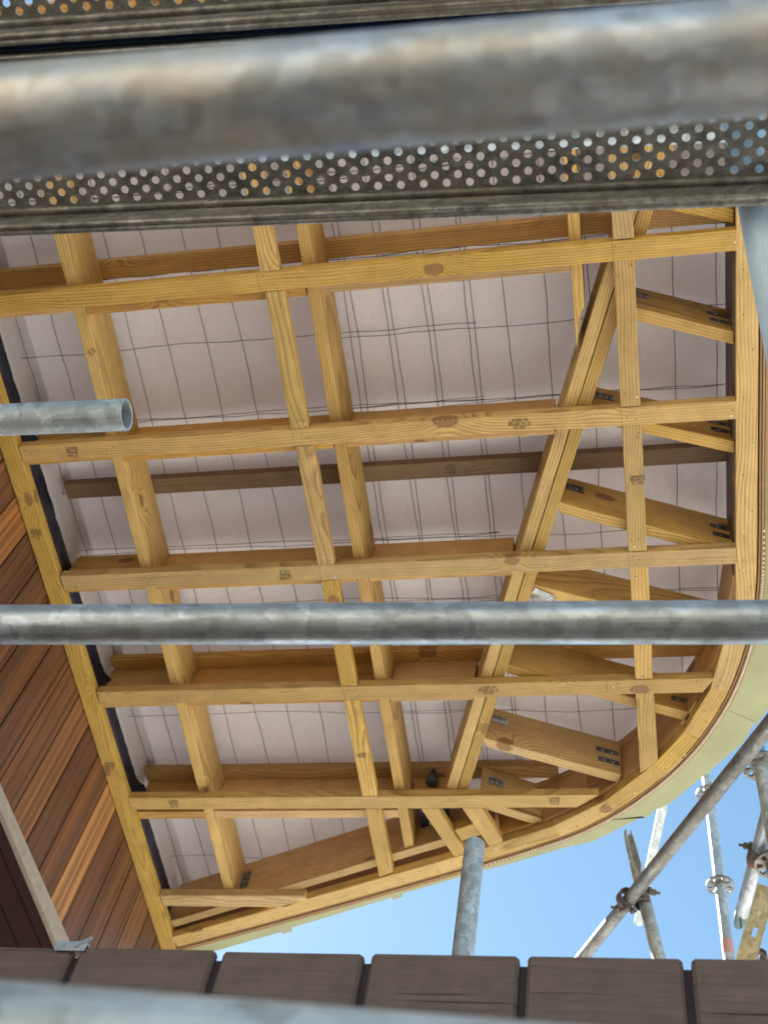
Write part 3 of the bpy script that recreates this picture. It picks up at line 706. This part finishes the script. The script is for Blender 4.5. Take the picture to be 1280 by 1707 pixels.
# staples in the ply edges
bm = bmesh.new(); P1 = offset(dens(outer, 14), -0.0237)
for i in range(0, len(P1)-1):
    a = Vector(P1[i]); b = Vector(P1[i+1]); seg = (b-a).length; n = max(1, int(seg/0.018)); t = (b-a).normalized(); s = Vector((-t.y, t.x))
    if a.x < -0.75 or (a.x > 0.46 and a.y < 2.4): continue
    for k in range(n):
        c = a.lerp(b, (k+.5)/n)
        vs = [bm.verts.new((c.x+t.x*u+s.x*w, c.y+t.y*u+s.y*w, 0)) for u, w in ((-.004, -.0016), (.004, -.0016), (.004, .0016), (-.004, .0016))]
        bm.faces.new(vs)
o = from_bm('staple_row', bm, [NAILB]); o.location = (0, 0, CZ+H-0.001); sd = o.modifiers.new('s', 'SOLIDIFY'); sd.thickness = 0.0015
tag(o, 'row of small staples in the edge of the bent plywood', 'staples')
GALS = [(-2.35, 4.800), (-1.730, 4.560), (-1.726, 4.575), (-1.680, 4.556), (-1.684, 4.535), (-1.155, 4.322), (-1.150, 4.338), (-1.105, 4.318), (-1.110, 4.299), (-0.700, 4.142),
        (-0.556, 4.094), (-0.337, 4.008), (-0.205, 3.966), (0.014, 3.822), (0.018, 3.832), (0.052, 3.806), (0.048, 3.795), (0.122, 3.753), (0.284, 3.579), (0.425, 3.425)]
GRI = [(0.470, 3.318), (0.475, 3.34), (0.545, 3.21), (0.60, 3.05), (0.632, 2.80), (0.64, 2.4), (0.64, 1.6), (0.64, 0.9), (0.64, 0.55)]
full = GALS + GRI
lin = offset(OUT, -0.034)
def nearest_idx(p): return min(range(len(lin)), key=lambda i: (lin[i][0]-p[0])**2 + (lin[i][1]-p[1])**2)
gg = 'green panels round the outside of the rim'
brk = [0, 10, 14, 20, 24, len(full)-1]
gl = ['thin green panel edge along the straight lower rim', 'green panel where the curve begins, left of its stepped joint', 'widest green panel, along the curve above the slanting tube', 'green panel at the right where the slanting tube crosses the rim', 'green panel down the right side of the rim']
for n_, (k0, k1) in enumerate(zip(brk, brk[1:])):
    i0_, i1_ = nearest_idx(full[k0]), nearest_idx(full[k1])
    inner = lin[i0_:i1_+1]
    pts = full[k0:k1+1] + inner[::-1]
    gap = 0.0015*n_
    o = prism('lining_board', pts, H+0.050+0.002*(n_ % 2), H+0.062, GREENP, 0.0, bev=0)
    tag(o, gl[n_], 'panel', gg)
# raised green drip lip next to ply
o = strip_curve('green_lip', -0.034, -0.052, H+0.036, H+0.049, GREENP, i0=12); tag(o, 'narrow green lip between plywood and green panels', 'trim')
for (x, y, r_) in ((0.385, 3.30, 24), (-0.50, 4.0, 0)):
    pass
# black membrane against the cedar wall and along the top
bm = bmesh.new(); nn = 220; prev = None
for j in range(nn+1):
    y = 0.5 + 4.05*j/nn; row = []
    for i in range(7):
        z = 0.14*i/6
        fold = 0.004*noise.noise((y*16, z*14, 1)) + 0.003*noise.noise((y*40, z*30, 5))
        fold += sum(0.05*math.exp(-((y-yk)/0.035)**2)*(0.6+0.8*noise.noise((y*60, z*50, 2))) for yk in (1.93, 3.12, 3.76))
        row.append(bm.verts.new((0.020 + fold + 0.012*(i == 6), y-0.5, z)))
    if prev:
        for i in range(6): bm.faces.new((prev[i], prev[i+1], row[i+1], row[i]))
    prev = row
o = from_bm('wall_membrane', bm, MEMB, smooth=True); o.location = (-2.34, 0.5, CZ+H1); sd = o.modifiers.new('s', 'SOLIDIFY'); sd.thickness = 0.001
tag(o, 'crumpled navy black plastic membrane above the plate along the cedar wall', 'membrane')
bm = bmesh.new(); prev = None
for j in range(121):
    y = 0.5 + 4.05*j/120; f0 = 0.004*noise.noise((y*9, 1, 1)); f1 = 0.004*noise.noise((y*9, 6, 1))
    row = [bm.verts.new((f0, y-0.5, 0)), bm.verts.new((f1+0.002, y-0.5, 0.09)), bm.verts.new((f1+0.012, y-0.5, 0.165)), bm.verts.new((0.05, y-0.5, 0.177))]
    if prev:
        for i in range(3): bm.faces.new((prev[i], prev[i+1], row[i+1], row[i]))
    prev = row
o = from_bm('paper_upstand', bm, UNDER, smooth=True); o.location = (-2.325, 0.5, CZ+H1+0.125); sd = o.modifiers.new('s', 'SOLIDIFY'); sd.thickness = 0.001
tag(o, 'turned down edge of the roofing paper just above the black membrane', 'roofing paper')
for y in (1.957+0.03, 3.18, 3.70):     # bits of membrane lapping over block ends
    pass
# joist hanger
a = U(405, 1450, H1)
bm = bmesh.new(); box_bm(bm, 0, 0.040, 0, 0.0015, 0, 0.10); box_bm(bm, 0, 0.0015, -0.05, 0.0, 0, 0.09)
for i in range(8):
    vs = [bm.verts.new((0.008+0.022*(i % 2)+0.004*math.cos(t), -0.0008, 0.012+0.011*i+0.004*math.sin(t))) for t in [q*math.pi/3 for q in range(6)]]
    bm.faces.new(vs).material_index = 1
o = from_bm('joist_hanger', bm, [NPL, NAILH]); o.location = (-1.914, rim_y(-1.914)-0.004, CZ+H1+0.075); o.rotation_euler = (0, 0, -0.37)
tag(o, 'shiny steel joist hanger at the lower end of the left rafter', 'bracket')
# black roof outlet with bolt
e = empty('roof_outlet', (-0.93, 3.90, CZ+H1+0.02)); tag(e, 'black plastic roof outlet with a pale bolt beside the post top', 'roof outlet')
bm = bmesh.new()
box_bm(bm, -0.055, 0.075, -0.075, 0.095, 0.09, 0.15)
v0 = [bm.verts.new(p) for p in ((-0.055, 0.095, 0), (0.075, 0.04, 0), (0.075, 0.06, 0.09), (-0.055, 0.11, 0.09))]; bm.faces.new(v0)
bevel_all(bm, 0.004)
o = from_bm('body', bm, BLACKP); o.parent = e
bm = bmesh.new(); bmesh.ops.create_cone(bm, cap_ends=True, segments=24, radius1=0.03, radius2=0.004, depth=0.10)
o = from_bm('cone', bm, BLACKP); o.parent = e; o.location = (0.02, -0.16, 0.17)
bm = bmesh.new(); bmesh.ops.create_cone(bm, cap_ends=True, segments=12, radius1=0.004, radius2=0.004, depth=0.06)
bmesh.ops.create_cone(bm, cap_ends=True, segments=6, radius1=0.010, radius2=0.010, depth=0.008, matrix=Matrix.Translation((0, 0, -0.03)))
o = from_bm('bolt', bm, NAILB); o.parent = e; o.location = (0.005, 0.0, 0.07); o.rotation_euler = (0.9, 0.2, 0)
# ================================================================== cedar wall
e = empty('cedar_wall', (-2.353, -0.718, 0.0)); tag(e, 'wall of vertical red brown cedar boards on the left, one board orange', 'wall')
bm = bmesh.new(); Pch = 0.1645; n = 36
z1 = CZ + H + 0.374
for i in range(n):
    y0 = i*Pch; y1 = (i+1)*Pch
    box_bm(bm, -0.02, 0.0, y0+0.0042, y1-0.0042, 0.3, z1)
box_bm(bm, -0.05, -0.0165, 0, n*Pch, 0.3, z1-0.001, 1)
o = from_bm('cladding', bm, [CEDAR, GROOVE]); o.parent = e
# head trim and dark lining beneath it
OY = 0.718
def sloped(bm, x0, x1, ya, yb, za0, za1, zb0, zb1):
    vs = [bm.verts.new(p) for p in ((x0, ya+OY, za0), (x1, ya+OY, za0), (x1, ya+OY, za1), (x0, ya+OY, za1), (x0, yb+OY, zb0), (x1, yb+OY, zb0), (x1, yb+OY, zb1), (x0, yb+OY, zb1))]
    for q in ((0, 1, 2, 3), (4, 7, 6, 5), (0, 4, 5, 1), (1, 5, 6, 2), (2, 6, 7, 3), (3, 7, 4, 0)): bm.faces.new([vs[i] for i in q])
def z_top(y): return CZ + 3.211 + (y-2.851)*0.0683
def z_bot(y): return CZ + 3.161 + (y-2.922)*0.0377
bm = bmesh.new(); sloped(bm, 0.0, 0.045, 1.6, 4.6, z_bot(1.6), z_top(1.6), z_bot(4.6), z_top(4.6)); bmesh.ops.recalc_face_normals(bm, faces=bm.faces[:]); bevel_all(bm, 0.003)
o = from_bm('head_trim', bm, HEADT); o.parent = e
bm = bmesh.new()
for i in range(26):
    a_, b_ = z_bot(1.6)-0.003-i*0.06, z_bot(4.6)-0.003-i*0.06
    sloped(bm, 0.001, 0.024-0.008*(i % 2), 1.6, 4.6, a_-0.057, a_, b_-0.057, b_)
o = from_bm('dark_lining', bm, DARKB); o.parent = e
# ================================================================== stained board wall in front
e = empty('board_wall', (-1.0, 1.160, 0.0)); tag(e, 'low wall of upright dark brown stained boards along the bottom of the view', 'wall')
zt0 = CZ + 1.0
bw = 0.1855; x0 = -0.513 + 1.0 - 3*bw      # joints seen at -0.513, -0.330, -0.144, 0.040
bm = bmesh.new(); box_bm(bm, x0-bw*2, x0+9*bw, 0.010, 0.04, -CZ+1.62, zt0-0.007); 
o = from_bm('backing', bm, GROOVE); o.parent = e
for i in range(-2, 9):
    xa = x0 + i*bw + 0.0042; xb = x0 + (i+1)*bw - 0.0042
    if i == -2: xa -= 0.6
    bm = bmesh.new(); zz = 0.02
    # plan profile with chamfered arrises, top edge eased
    prof = [(xa, 0.012), (xa+0.0008, 0.005), (xa+0.005, 0.0), (xb-0.005, 0.0), (xb-0.0008, 0.005), (xb, 0.012)]
    jt = random.uniform(-0.0012, 0.0012)
    lev = [(0.3, 0.0), (zt0-0.003+jt, 0.0), (zt0+0.0+jt, 0.002)]
    rings = []
    for z, ins in lev:
        rings.append([bm.verts.new((min(max(px_, xa+ins*0.3), xb-ins*0.3), py_+ins*0.5, z)) for px_, py_ in prof])
    for r0, r1 in zip(rings, rings[1:]):
        for k in range(len(prof)-1): bm.faces.new((r0[k], r0[k+1], r1[k+1], r1[k]))
        bm.faces.new((r0[-1], r0[0], r1[0], r1[-1]))
    bm.faces.new(rings[-1])
    o = from_bm('board', bm, BROWN); o.parent = e
# galvanised tie strap on the wall top
e = empty('strap_bracket', (*U(120, 1580, 1.0), CZ+1.0)); tag(e, 'small toothed galvanised bracket with bolts on top of the brown board wall', 'bracket')
bm = bmesh.new(); box_bm(bm, -0.020, 0.020, -0.0040, -0.0020, -0.007, 0.004)
box_bm(bm, -0.020, 0.020, -0.0040, 0.014, 0.0041, 0.0056)
for i in range(11):
    x = -0.020 + i*0.00364
    poly = [(x, -0.0038), (x+0.0034, -0.0038), (x+0.0034, -0.0022), (x, -0.0022)]
    vs = [bm.verts.new(p) for p in ((x, -0.0038, -0.007), (x+0.0034, -0.0038, -0.007), (x+0.0017, -0.0038, -0.0092))]; bm.faces.new(vs)
o = from_bm('toothed_plate', bm, NAILB); o.parent = e
for xx, rr0 in ((-0.009, 0.0034), (0.008, 0.0050)):
    bm = bmesh.new(); bmesh.ops.create_cone(bm, cap_ends=True, segments=6, radius1=rr0, radius2=rr0*0.8, depth=0.004)
    o = from_bm('bolt', bm, NAILB); o.parent = e; o.location = (xx, -0.0055, -0.001); o.rotation_euler = (math.pi/2, 0, 0)
bm = bmesh.new()
for i in range(6):
    t0 = i/6; box_bm(bm, 0.006+0.018*t0, 0.0095+0.018*t0, -0.0065, -0.0045, 0.001+0.008*t0*t0, 0.0045+0.010*t0*t0)
o = from_bm('hook', bm, NAILB); o.parent = e
# ================================================================== perforated steel planks
def plank(name, y_left, dirv, width, h, L, x_left, label, flip=False, phase=0.0):
    """y axis of the plank points away; profile across"""
    ang = math.atan2(dirv[1], dirv[0])
    e = empty(name, (x_left, y_left, CZ+h), (0, 0, ang)); tag(e, label, 'scaffold plank', 'perforated steel scaffold planks')
    hw = width/2; zp = 0.040; pan = hw-0.026
    half = [(pan, zp), (pan+0.003, zp-0.003), (pan+0.007, zp-0.0035), (pan+0.010, zp-0.001), (hw-0.0145, zp-0.001), (hw-0.0145, 0.006), (hw-0.013, 0.0015), (hw-0.0105, 0.0), (hw-0.008, 0.0022), (hw-0.0065, 0.0032), (hw-0.005, 0.0022), (hw-0.0025, 0.0), (hw-0.0005, 0.0018), (hw, 0.006), (hw, zp+0.004)]
    for sgn, nm in ((1, 'side_rail'), (-1, 'side_rail')):
        bm = bmesh.new(); R = []
        for x in (0, L): R.append([bm.verts.new((x, sgn*u_, z_)) for u_, z_ in half])
        for k in range(len(half)-1): bm.faces.new((R[0][k], R[0][k+1], R[1][k+1], R[1][k]))
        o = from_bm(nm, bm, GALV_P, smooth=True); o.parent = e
        sd = o.modifiers.new('s', 'SOLIDIFY'); sd.thickness = 0.0015; sd.offset = 0
        for ed in o.data.edges: pass
    # deck with real holes
    bm = bmesh.new(); cw, ch, r = 0.0290, 0.0103, 0.0050
    nrow = int(2*pan/ch); y0 = -nrow*ch/2; ncol = int(L/cw)
    angs = sorted([2*math.pi*k/16 for k in range(16)] + [math.atan2(sy*ch/2, sx*cw/2) % (2*math.pi) for sx in (1, -1) for sy in (1, -1)])
    cr = [(r*math.cos(t), r*math.sin(t)) for t in angs]
    rec = []
    for t in angs:
        c, s_ = math.cos(t), math.sin(t); kx = (cw/2)/abs(c) if abs(c) > 1e-9 else 1e9; ky = (ch/2)/abs(s_) if abs(s_) > 1e-9 else 1e9; k = min(kx, ky)
        rec.append((k*c, k*s_))
    verts = []; faces = []; nv = len(angs)
    for j in range(nrow):
        off = phase + (cw/2 if j % 2 else 0)
        for i in range(ncol):
            cx = i*cw + off + cw/2; cy = y0 + (j+.5)*ch; b0 = len(verts)
            verts += [(cx+a_, cy+b_, zp) for a_, b_ in cr] + [(cx+a_, cy+b_, zp) for a_, b_ in rec]
            for k in range(nv):
                k2 = (k+1) % nv; faces.append((b0+k, b0+nv+k, b0+nv+k2, b0+k2))
    me = bpy.data.meshes.new('deck'); me.from_pydata(verts, [], faces); me.update()
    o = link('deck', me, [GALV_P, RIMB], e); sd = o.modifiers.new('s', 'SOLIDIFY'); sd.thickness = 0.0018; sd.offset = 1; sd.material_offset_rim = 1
    for sgn in (1, -1):
        ye = nrow*ch/2
        bm = bmesh.new(); box_bm(bm, 0, L, min(sgn*ye, sgn*(pan+0.001)), max(sgn*ye, sgn*(pan+0.001)), zp, zp+0.0018)
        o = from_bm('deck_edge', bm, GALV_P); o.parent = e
    return e
HPk = 1.50
la, lb = U(0, 394, HPk), U(1280, 342, HPk)
dv = (lb[0]-la[0], lb[1]-la[1]); dl = math.hypot(*dv); ux, uy = dv[0]/dl, dv[1]/dl; nxp, nyp = -uy, ux
PW = 0.222
def plank_at(k, lab, L=2.4, phase=0.0):
    c = (la[0] - ux*0.75 - nxp*(PW/2 + k*(PW+0.012)), la[1] - uy*0.75 - nyp*(PW/2 + k*(PW+0.012)))
    return plank('scaffold_plank', c[1], dv, PW, HPk, L, c[0], lab, phase=phase)
plank_at(0, 'perforated steel plank just below the big blurred tube, rolled lip against the roof', phase=0.004)
plank_at(1, 'perforated steel plank at the very top edge above the big blurred tube', phase=0.013)
# navy transom in the gap between planks
c = (la[0] - nxp*(PW+0.006), la[1] - nyp*(PW+0.006))
bm = bmesh.new(); box_bm(bm, -0.7, 1.5, -0.016, 0.016, 0.052, 0.062); 
for k in range(3): box_bm(bm, -0.62+k*0.09, -0.56+k*0.09, -0.012, 0.012, 0.048, 0.0515, 1)
o = from_bm('toe_strip', bm, [NAVY, BLACKP]); o.location = (c[0], c[1], CZ+HPk); o.rotation_euler = (0, 0, math.atan2(uy, ux))
tag(o, 'dark blue strip lying over the gap between the two steel planks', 'strip')
# ================================================================== tubes close to the camera
def extend_(p, q): return p, q
def extend(p, q, a, b):
    d = (q-p); return p - d*a, q + d*b
p, q = D3(0, 206, 0.5395), D3(1280, 92, 0.512); p, q = extend(p, q, 0.8, 1.2)
tag(tube('scaffold_tube', p, q, mat=GALV_W, seg=64), 'big blurred scaffold tube crossing the top of the view, brown and blue grey', 'scaffold tube', 'horizontal scaffold tubes')
p, q = D3(0, 1041.5, 1.50), D3(1280, 1037, 1.335); p, q = extend(p, q, 0.6, 0.7)
tag(tube('scaffold_tube', p, q, mat=GALV, seg=64), 'long mottled galvanised scaffold tube crossing the whole view at mid height', 'scaffold tube', 'horizontal scaffold tubes')
p, q = D3(0, 700, 1.86), D3(211, 691, 1.825); p, q = p - (q-p)*3.0, q
tag(tube('scaffold_tube', p, q, mat=GALV_L, seg=64, wall=0.0038), 'short galvanised scaffold tube poking in from the left, its open end showing', 'scaffold tube', 'horizontal scaffold tubes')
p, q = D3(0, 1742, 0.50), D3(900, 1812, 0.50); p, q = extend(p, q, 0.8, 0.8)
tag(tube('scaffold_tube', p, q, mat=GALV_L, seg=64), 'very blurred pale scaffold tube along the bottom left corner', 'scaffold tube', 'horizontal scaffold tubes')
p, q = D3(0, 262, 1.84), D3(1280, 205, 1.80); p, q = extend(p, q, 0.5, 0.5)
tag(tube('scaffold_tube', p, q, mat=GALV_L, seg=48), 'galvanised tube glimpsed only through the holes of the steel plank', 'scaffold tube', 'horizontal scaffold tubes')
# vertical standards
def standard(x, y, z0, z1, label, mat=GALV_L, r=0.02415, rosettes=(), tape=None):
    o = tube('scaffold_post', (x, y, z0), (x, y, z1), r=r, mat=mat, rings=40)
    tag(o, label, 'scaffold post', 'upright scaffold posts')
    for z in rosettes: rosette(o, Vector((x, y, z)))
    return o
def rosette(parent, c, R=0.062):
    bm = bmesh.new(); n = 64; t = 0.005
    def circ(cx, cy, r, k): return [(cx + r*math.cos(2*math.pi*i/k), cy + r*math.sin(2*math.pi*i/k)) for i in range(k)]
    # flat disc built from wedge pieces: outer ring, inner ring and spokes leave eight holes
    rin, rmid, rout = 0.0245, 0.034, 0.053
    def ann(r0, r1, a0, a1, k):
        for zz in (0,):
            A = [(r0*math.cos(a0+(a1-a0)*i/k), r0*math.sin(a0+(a1-a0)*i/k)) for i in range(k+1)]
            B_ = [(r1*math.cos(a0+(a1-a0)*i/k), r1*math.sin(a0+(a1-a0)*i/k)) for i in range(k+1)]
            for i in range(k):
                bm.faces.new([bm.verts.new((*A[i], 0)), bm.verts.new((*B_[i], 0)), bm.verts.new((*B_[i+1], 0)), bm.verts.new((*A[i+1], 0))])
    ann(rin, rmid, 0, 2*math.pi, n); ann(rout, R, 0, 2*math.pi, n)
    for s in range(8):
        a = s*math.pi/4 + math.pi/8; w = 0.15 if s % 2 else 0.22
        ann(rmid, rout, a-w, a+w, 6)
    bmesh.ops.remove_doubles(bm, verts=bm.verts[:], dist=1e-5)
    o = from_bm('rosette', bm, GALV_P)
    sd = o.modifiers.new('s', 'SOLIDIFY'); sd.thickness = 0.009; sd.offset = 0
    bpy.context.view_layer.update(); o.parent = parent; o.matrix_parent_inverse = parent.matrix_world.inverted(); o.matrix_world = Matrix.Translation(c)
    return o
def coupler(at, d1, d2, label, bolt=True):
    """scaffold coupler: two collars side by side with swing bolts"""
    e = empty('tube_coupler', at); tag(e, label, 'scaffold clamp', 'bolted scaffold clamps')
    for k, (d, off) in enumerate(((d1, -1), (d2, 1))):
        d = Vector(d).normalized(); nn_ = Vector(d1).cross(Vector(d2)).normalized()
        bm = bmesh.new(); ro, ri, hl = 0.0325, 0.0250, 0.024; seg = 40
        rings = []
        for x, r in ((-hl, ri), (-hl, ro-0.002), (-hl+0.004, ro), (hl-0.004, ro), (hl, ro-0.002), (hl, ri)):
            rings.append([bm.verts.new((x, r*math.cos(2*math.pi*i/seg), r*math.sin(2*math.pi*i/seg))) for i in range(seg)])
        for a_, b_ in zip(rings, rings[1:]+rings[:1]):
            for i in range(seg): bm.faces.new((a_[i], a_[(i+1) % seg], b_[(i+1) % seg], b_[i]))
        o = from_bm('collar', bm, [RUST], smooth=True)
        o.rotation_euler = d.to_track_quat('X', 'Z').to_euler(); o.parent = e; o.location = nn_*off*0.0285
        if 'red' in label and k == 0:
            rg = tube('red_band', Vector(at)-d*0.034+nn_*off*0.0285, Vector(at)-d*0.0245+nn_*off*0.0285, r=0.0285, mat=REDP, wall=0.003, seg=32, rings=1, parent=e)
        # flange pad and swing bolt
        side = d.cross(nn_).normalized()*(1 if k == 0 else -1)
        bm = bmesh.new(); box_bm(bm, -0.017, 0.017, 0.026, 0.050, -0.010, 0.010); bevel_all(bm, 0.003)
        box_bm(bm, -0.013, 0.013, 0.044, 0.058, 0.012, 0.024); 
        bmesh.ops.create_cone(bm, cap_ends=True, segments=10, radius1=0.0055, radius2=0.0055, depth=0.095, matrix=Matrix.Translation((0, 0.046, 0.010)))
        bmesh.ops.create_cone(bm, cap_ends=True, segments=6, radius1=0.012, radius2=0.012, depth=0.014, matrix=Matrix.Translation((0, 0.046, 0.034)))
        bmesh.ops.create_cone(bm, cap_ends=True, segments=12, radius1=0.012, radius2=0.012, depth=0.010, matrix=Matrix.Translation((0, 0.046, -0.022)))
        o2 = from_bm('bolt', bm, RUST); o2.parent = e
        rot = Matrix((d, side, d.cross(side))).transposed().to_4x4()
        o2.matrix_local = Matrix.Translation(nn_*off*0.0285) @ rot
    return e
vx, vy = U(1259, 350, HPk+0.03)
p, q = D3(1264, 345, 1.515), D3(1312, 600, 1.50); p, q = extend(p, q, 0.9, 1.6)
tag(tube('scaffold_post', p, q, mat=BLUEPALE, seg=64), 'pale blue scaffold post leaning in at the top right edge, sky reflection painted on', 'scaffold post', 'upright scaffold posts')
o = tube('scaffold_post', (-0.385, 2.10, 0.0), (-0.385, 2.10, CZ+2.135), mat=GALV_L, rings=40)
tag(o, 'plain grey scaffold post against the sky, its cut top just below the rim', 'scaffold post', 'upright scaffold posts')
PR = (0.335, 4.32)
def z_on(px, py, x, y):      # height (world) at which the sight line passes the vertical through x,y (best fit in y)
    r = Vector((px-PX, py-PY, F_PX)); return CZ + (r @ AZ)/(r @ AY)*y
o = standard(PR[0], PR[1], 0.0, z_on(1177, 1290, *PR)+0.8, 'galvanised scaffold post right of the slanting tube with two hole discs and pink tape', mat=GALV_L, rosettes=(z_on(1201, 1477, *PR), z_on(1186, 1325, *PR)))
zt = z_on(1210, 1582, *PR)
tp = tube('pink_tape', (PR[0], PR[1], zt-0.035), (PR[0], PR[1], zt+0.035), r=0.0250, mat=PINK, wall=0.0006, rings=2, parent=o)
# slanting brace
b0, b1 = D3(1280, 1212, 3.60), D3(971, 1597, 4.95); p, q = extend(b0, b1, 0.5, 0.5)
BR = (p, q)
tag(tube('scaffold_tube', p, q, mat=GALV_DK, rings=40), 'slanting dark galvanised scaffold brace rising from the board wall to the right edge', 'scaffold brace', 'slanting scaffold braces')
bdir = (q-p).normalized()
# white brace behind
p, q = D3(1108, 1330, 6.6), D3(1066, 1530, 6.9); p, q = extend(p, q, 0.6, 0.05)
tag(tube('scaffold_tube', p, q, mat=GALV_L, rings=20), 'sunlit pale brace behind, between the green rim and the slanting dark tube', 'scaffold brace', 'slanting scaffold braces')
# stub with flattened open head
def dep_on_brace(px, py):
    best = None
    for i in range(400):
        t = i/399; w = BR[0].lerp(BR[1], t) - Vector((0, 0, CZ)); c = AX*w.x + AY*w.y + AZ*w.z
        u_ = PX + F_PX*c.x/c.z; v_ = PY + F_PX*c.y/c.z; d = (u_-px)**2 + (v_-py)**2
        if best is None or d < best[0]: best = (d, c.z, BR[0].lerp(BR[1], t))
    return best[1], best[2]
dz_, pw = dep_on_brace(1053, 1498)
s0 = D3(1100, 1606, dz_-0.30+0.07); s1 = D3(1047, 1392, dz_+0.30+0.07)
sd_ = (s1-s0)
o = tube('scaffold_tube', s0 - sd_*0.5, s1 - sd_*0.42, mat=GALV_L, rings=20)
tag(o, 'short leaning tube clamped behind the slanting brace, with a slotted open head', 'scaffold prop')
# open head: half-channel made of a cut tube shell
bm = bmesh.new(); seg = 20; Lh = sd_.length*0.46; prev = None
for k in range(13):
    x = Lh*k/12; t = k/12; open_a = 0.02 + 0.75*min(1, max(0, t-0.18)/0.15); r = 0.0245*(1 - 0.18*max(0, t-0.8)*5)
    row = [bm.verts.new((x, r*math.cos(a_), r*math.sin(a_)*(1-0.25*t))) for a_ in [open_a + (2*math.pi-2*open_a)*i/seg for i in range(seg+1)]]
    if prev:
        for i in range(seg): bm.faces.new((prev[i], prev[i+1], row[i+1], row[i]))
    prev = row
hd = from_bm('open_head', bm, GALV_L, smooth=True); sdm = hd.modifiers.new('s', 'SOLIDIFY'); sdm.thickness = 0.005
bpy.context.view_layer.update()
hd.parent = o; hd.matrix_parent_inverse = o.matrix_world.inverted()
xq = sd_.normalized(); vw = (Vector((0, 0, CZ)) - s1).normalized(); zq = xq.cross(vw).normalized(); yq = zq.cross(xq); yq = (yq + zq*0.35).normalized(); zq = xq.cross(yq)
hd.matrix_world = Matrix.Translation(s1 - sd_*0.44) @ Matrix((xq, yq, zq)).transposed().to_4x4()
coupler(pw + (D3(1057, 1500, dz_+0.035)-pw)*0.8, bdir, sd_, 'rusty clamp joining the slanting brace to the short leaning tube')
# right edge group
c0, c1 = D3(1236, 1525, 4.35), D3(1290, 1318, 4.15); cd = c1-c0
o = tube('scaffold_tube', c0, c1 + cd*0.8, mat=GALV, rings=20, r=0.0242); 
tag(o, 'grey green tube at the right edge tapering to a flattened end with a hanging pin', 'scaffold brace', 'slanting scaffold braces')
bm = bmesh.new(); rr_ = [(-0.001, 0.0238, 0.0238), (-0.03, 0.022, 0.014), (-0.05, 0.018, 0.006), (-0.062, 0.010, 0.005)]; prev = None
for x, ra_, rb_ in rr_:
    row = [bm.verts.new((x, ra_*math.cos(2*math.pi*i/20), rb_*math.sin(2*math.pi*i/20))) for i in range(20)]
    if prev:
        for i in range(20): bm.faces.new((prev[i], prev[(i+1) % 20], row[(i+1) % 20], row[i]))
    prev = row
bm.faces.new(prev)
ed = from_bm('flattened_end', bm, simple('teal_steel', (0.10, 0.16, 0.16), 0.5, 0.4), smooth=True)
bpy.context.view_layer.update(); ed.parent = o; ed.matrix_parent_inverse = o.matrix_world.inverted()
ed.matrix_world = Matrix.Translation(c0) @ cd.to_track_quat('X', 'Z').to_matrix().to_4x4()
pn = tube('pin', D3(1233.5, 1525, 4.33), D3(1235.5, 1548, 4.33), r=0.0028, mat=BLACKP, wall=0.001, seg=10, parent=o, rings=1)
cc_ = c0.lerp(c1, (1525-1425)/(1525-1318)); d2_ = D3(1280, 1500, 4.3)-D3(1270, 1200, 4.9)
coupler(cc_ + cd.cross(d2_).normalized()*0.0285, cd, D3(1280, 1500, 4.3)-D3(1270, 1200, 4.9), 'clamp with a red inner band at the right edge')
# second post at far right with disc and blue cap
p2 = D3(1266, 1262, 4.05); PR2 = (p2.x, p2.y)
o = standard(PR2[0], PR2[1], 0.0, p2.z, 'thick galvanised post at the right edge with a disc and a blue sleeve on top', mat=GALV_L, rosettes=(p2.z-0.045,), r=0.0242)
tube('blue_sleeve', (PR2[0], PR2[1], p2.z), (PR2[0], PR2[1], p2.z+0.07), r=0.021, mat=BLUE, wall=0.002, parent=o, rings=2)
p3 = D3(1282, 1442, 4.20); PR3 = (p3.x, p3.y)
# perforated gold coloured stringer
a0, a1 = D3(1240, 1612, 4.5), D3(1277, 1478, 4.5); dd = (a1-a0); Ls = dd.length*1.9; a0 = a0 - dd*0.9
e = empty('stair_stringer', a0); tag(e, 'gold tinted galvanised channel with rectangular slots at the lower right corner', 'steel channel')
view = (Vector((0, 0, CZ)) - a0).normalized(); xd = dd.normalized(); yd = view.cross(xd).normalized(); zd = xd.cross(yd)
e.matrix_world = Matrix.Translation(a0) @ Matrix((xd, yd, zd)).transposed().to_4x4()
bm = bmesh.new(); wd = 0.066; sl_l = 0.034; sl_w = 0.016; pitch = 0.222
xs = [0.0]; off0 = 0.165
x = off0
strips = [(-wd/2, -sl_w/2-0.004), (sl_w/2-0.004, wd/2)]
for y0_, y1_ in strips: box_bm(bm, 0, Ls, y0_, y1_, -0.002, 0)
prev = 0.0
while x < Ls:
    box_bm(bm, prev, x, -sl_w/2-0.0045, sl_w/2-0.0035, -0.0019, -0.0001); prev = x+sl_l; x += pitch
box_bm(bm, prev, Ls, -sl_w/2-0.0045, sl_w/2-0.0035, -0.0019, -0.0001) if prev < Ls else None
o = from_bm('web', bm, GALV_Y); o.parent = e
for sgn in (-1, 1):
    bm = bmesh.new(); box_bm(bm, 0, Ls, min(sgn*wd/2, sgn*(wd/2+0.0025)), max(sgn*wd/2, sgn*(wd/2+0.0025)), -0.045, 0.001)
    o = from_bm('flange', bm, GALV_L); o.parent = e
# short horizontal coupler heads peeping over the wall at the far corner
pc = D3(1268, 1606, 5.2)
coupler(pc, (1, 0.1, 0), (0.2, 1, 0), 'small dark clamp peeping over the board wall in the bottom right corner')
# post with disc at right edge, low
o = standard(PR3[0]+0.012, PR3[1], CZ+1.0, p3.z+0.02, 'post at the far right edge carrying a disc beside the red banded clamp', rosettes=(p3.z,), mat=GALV)
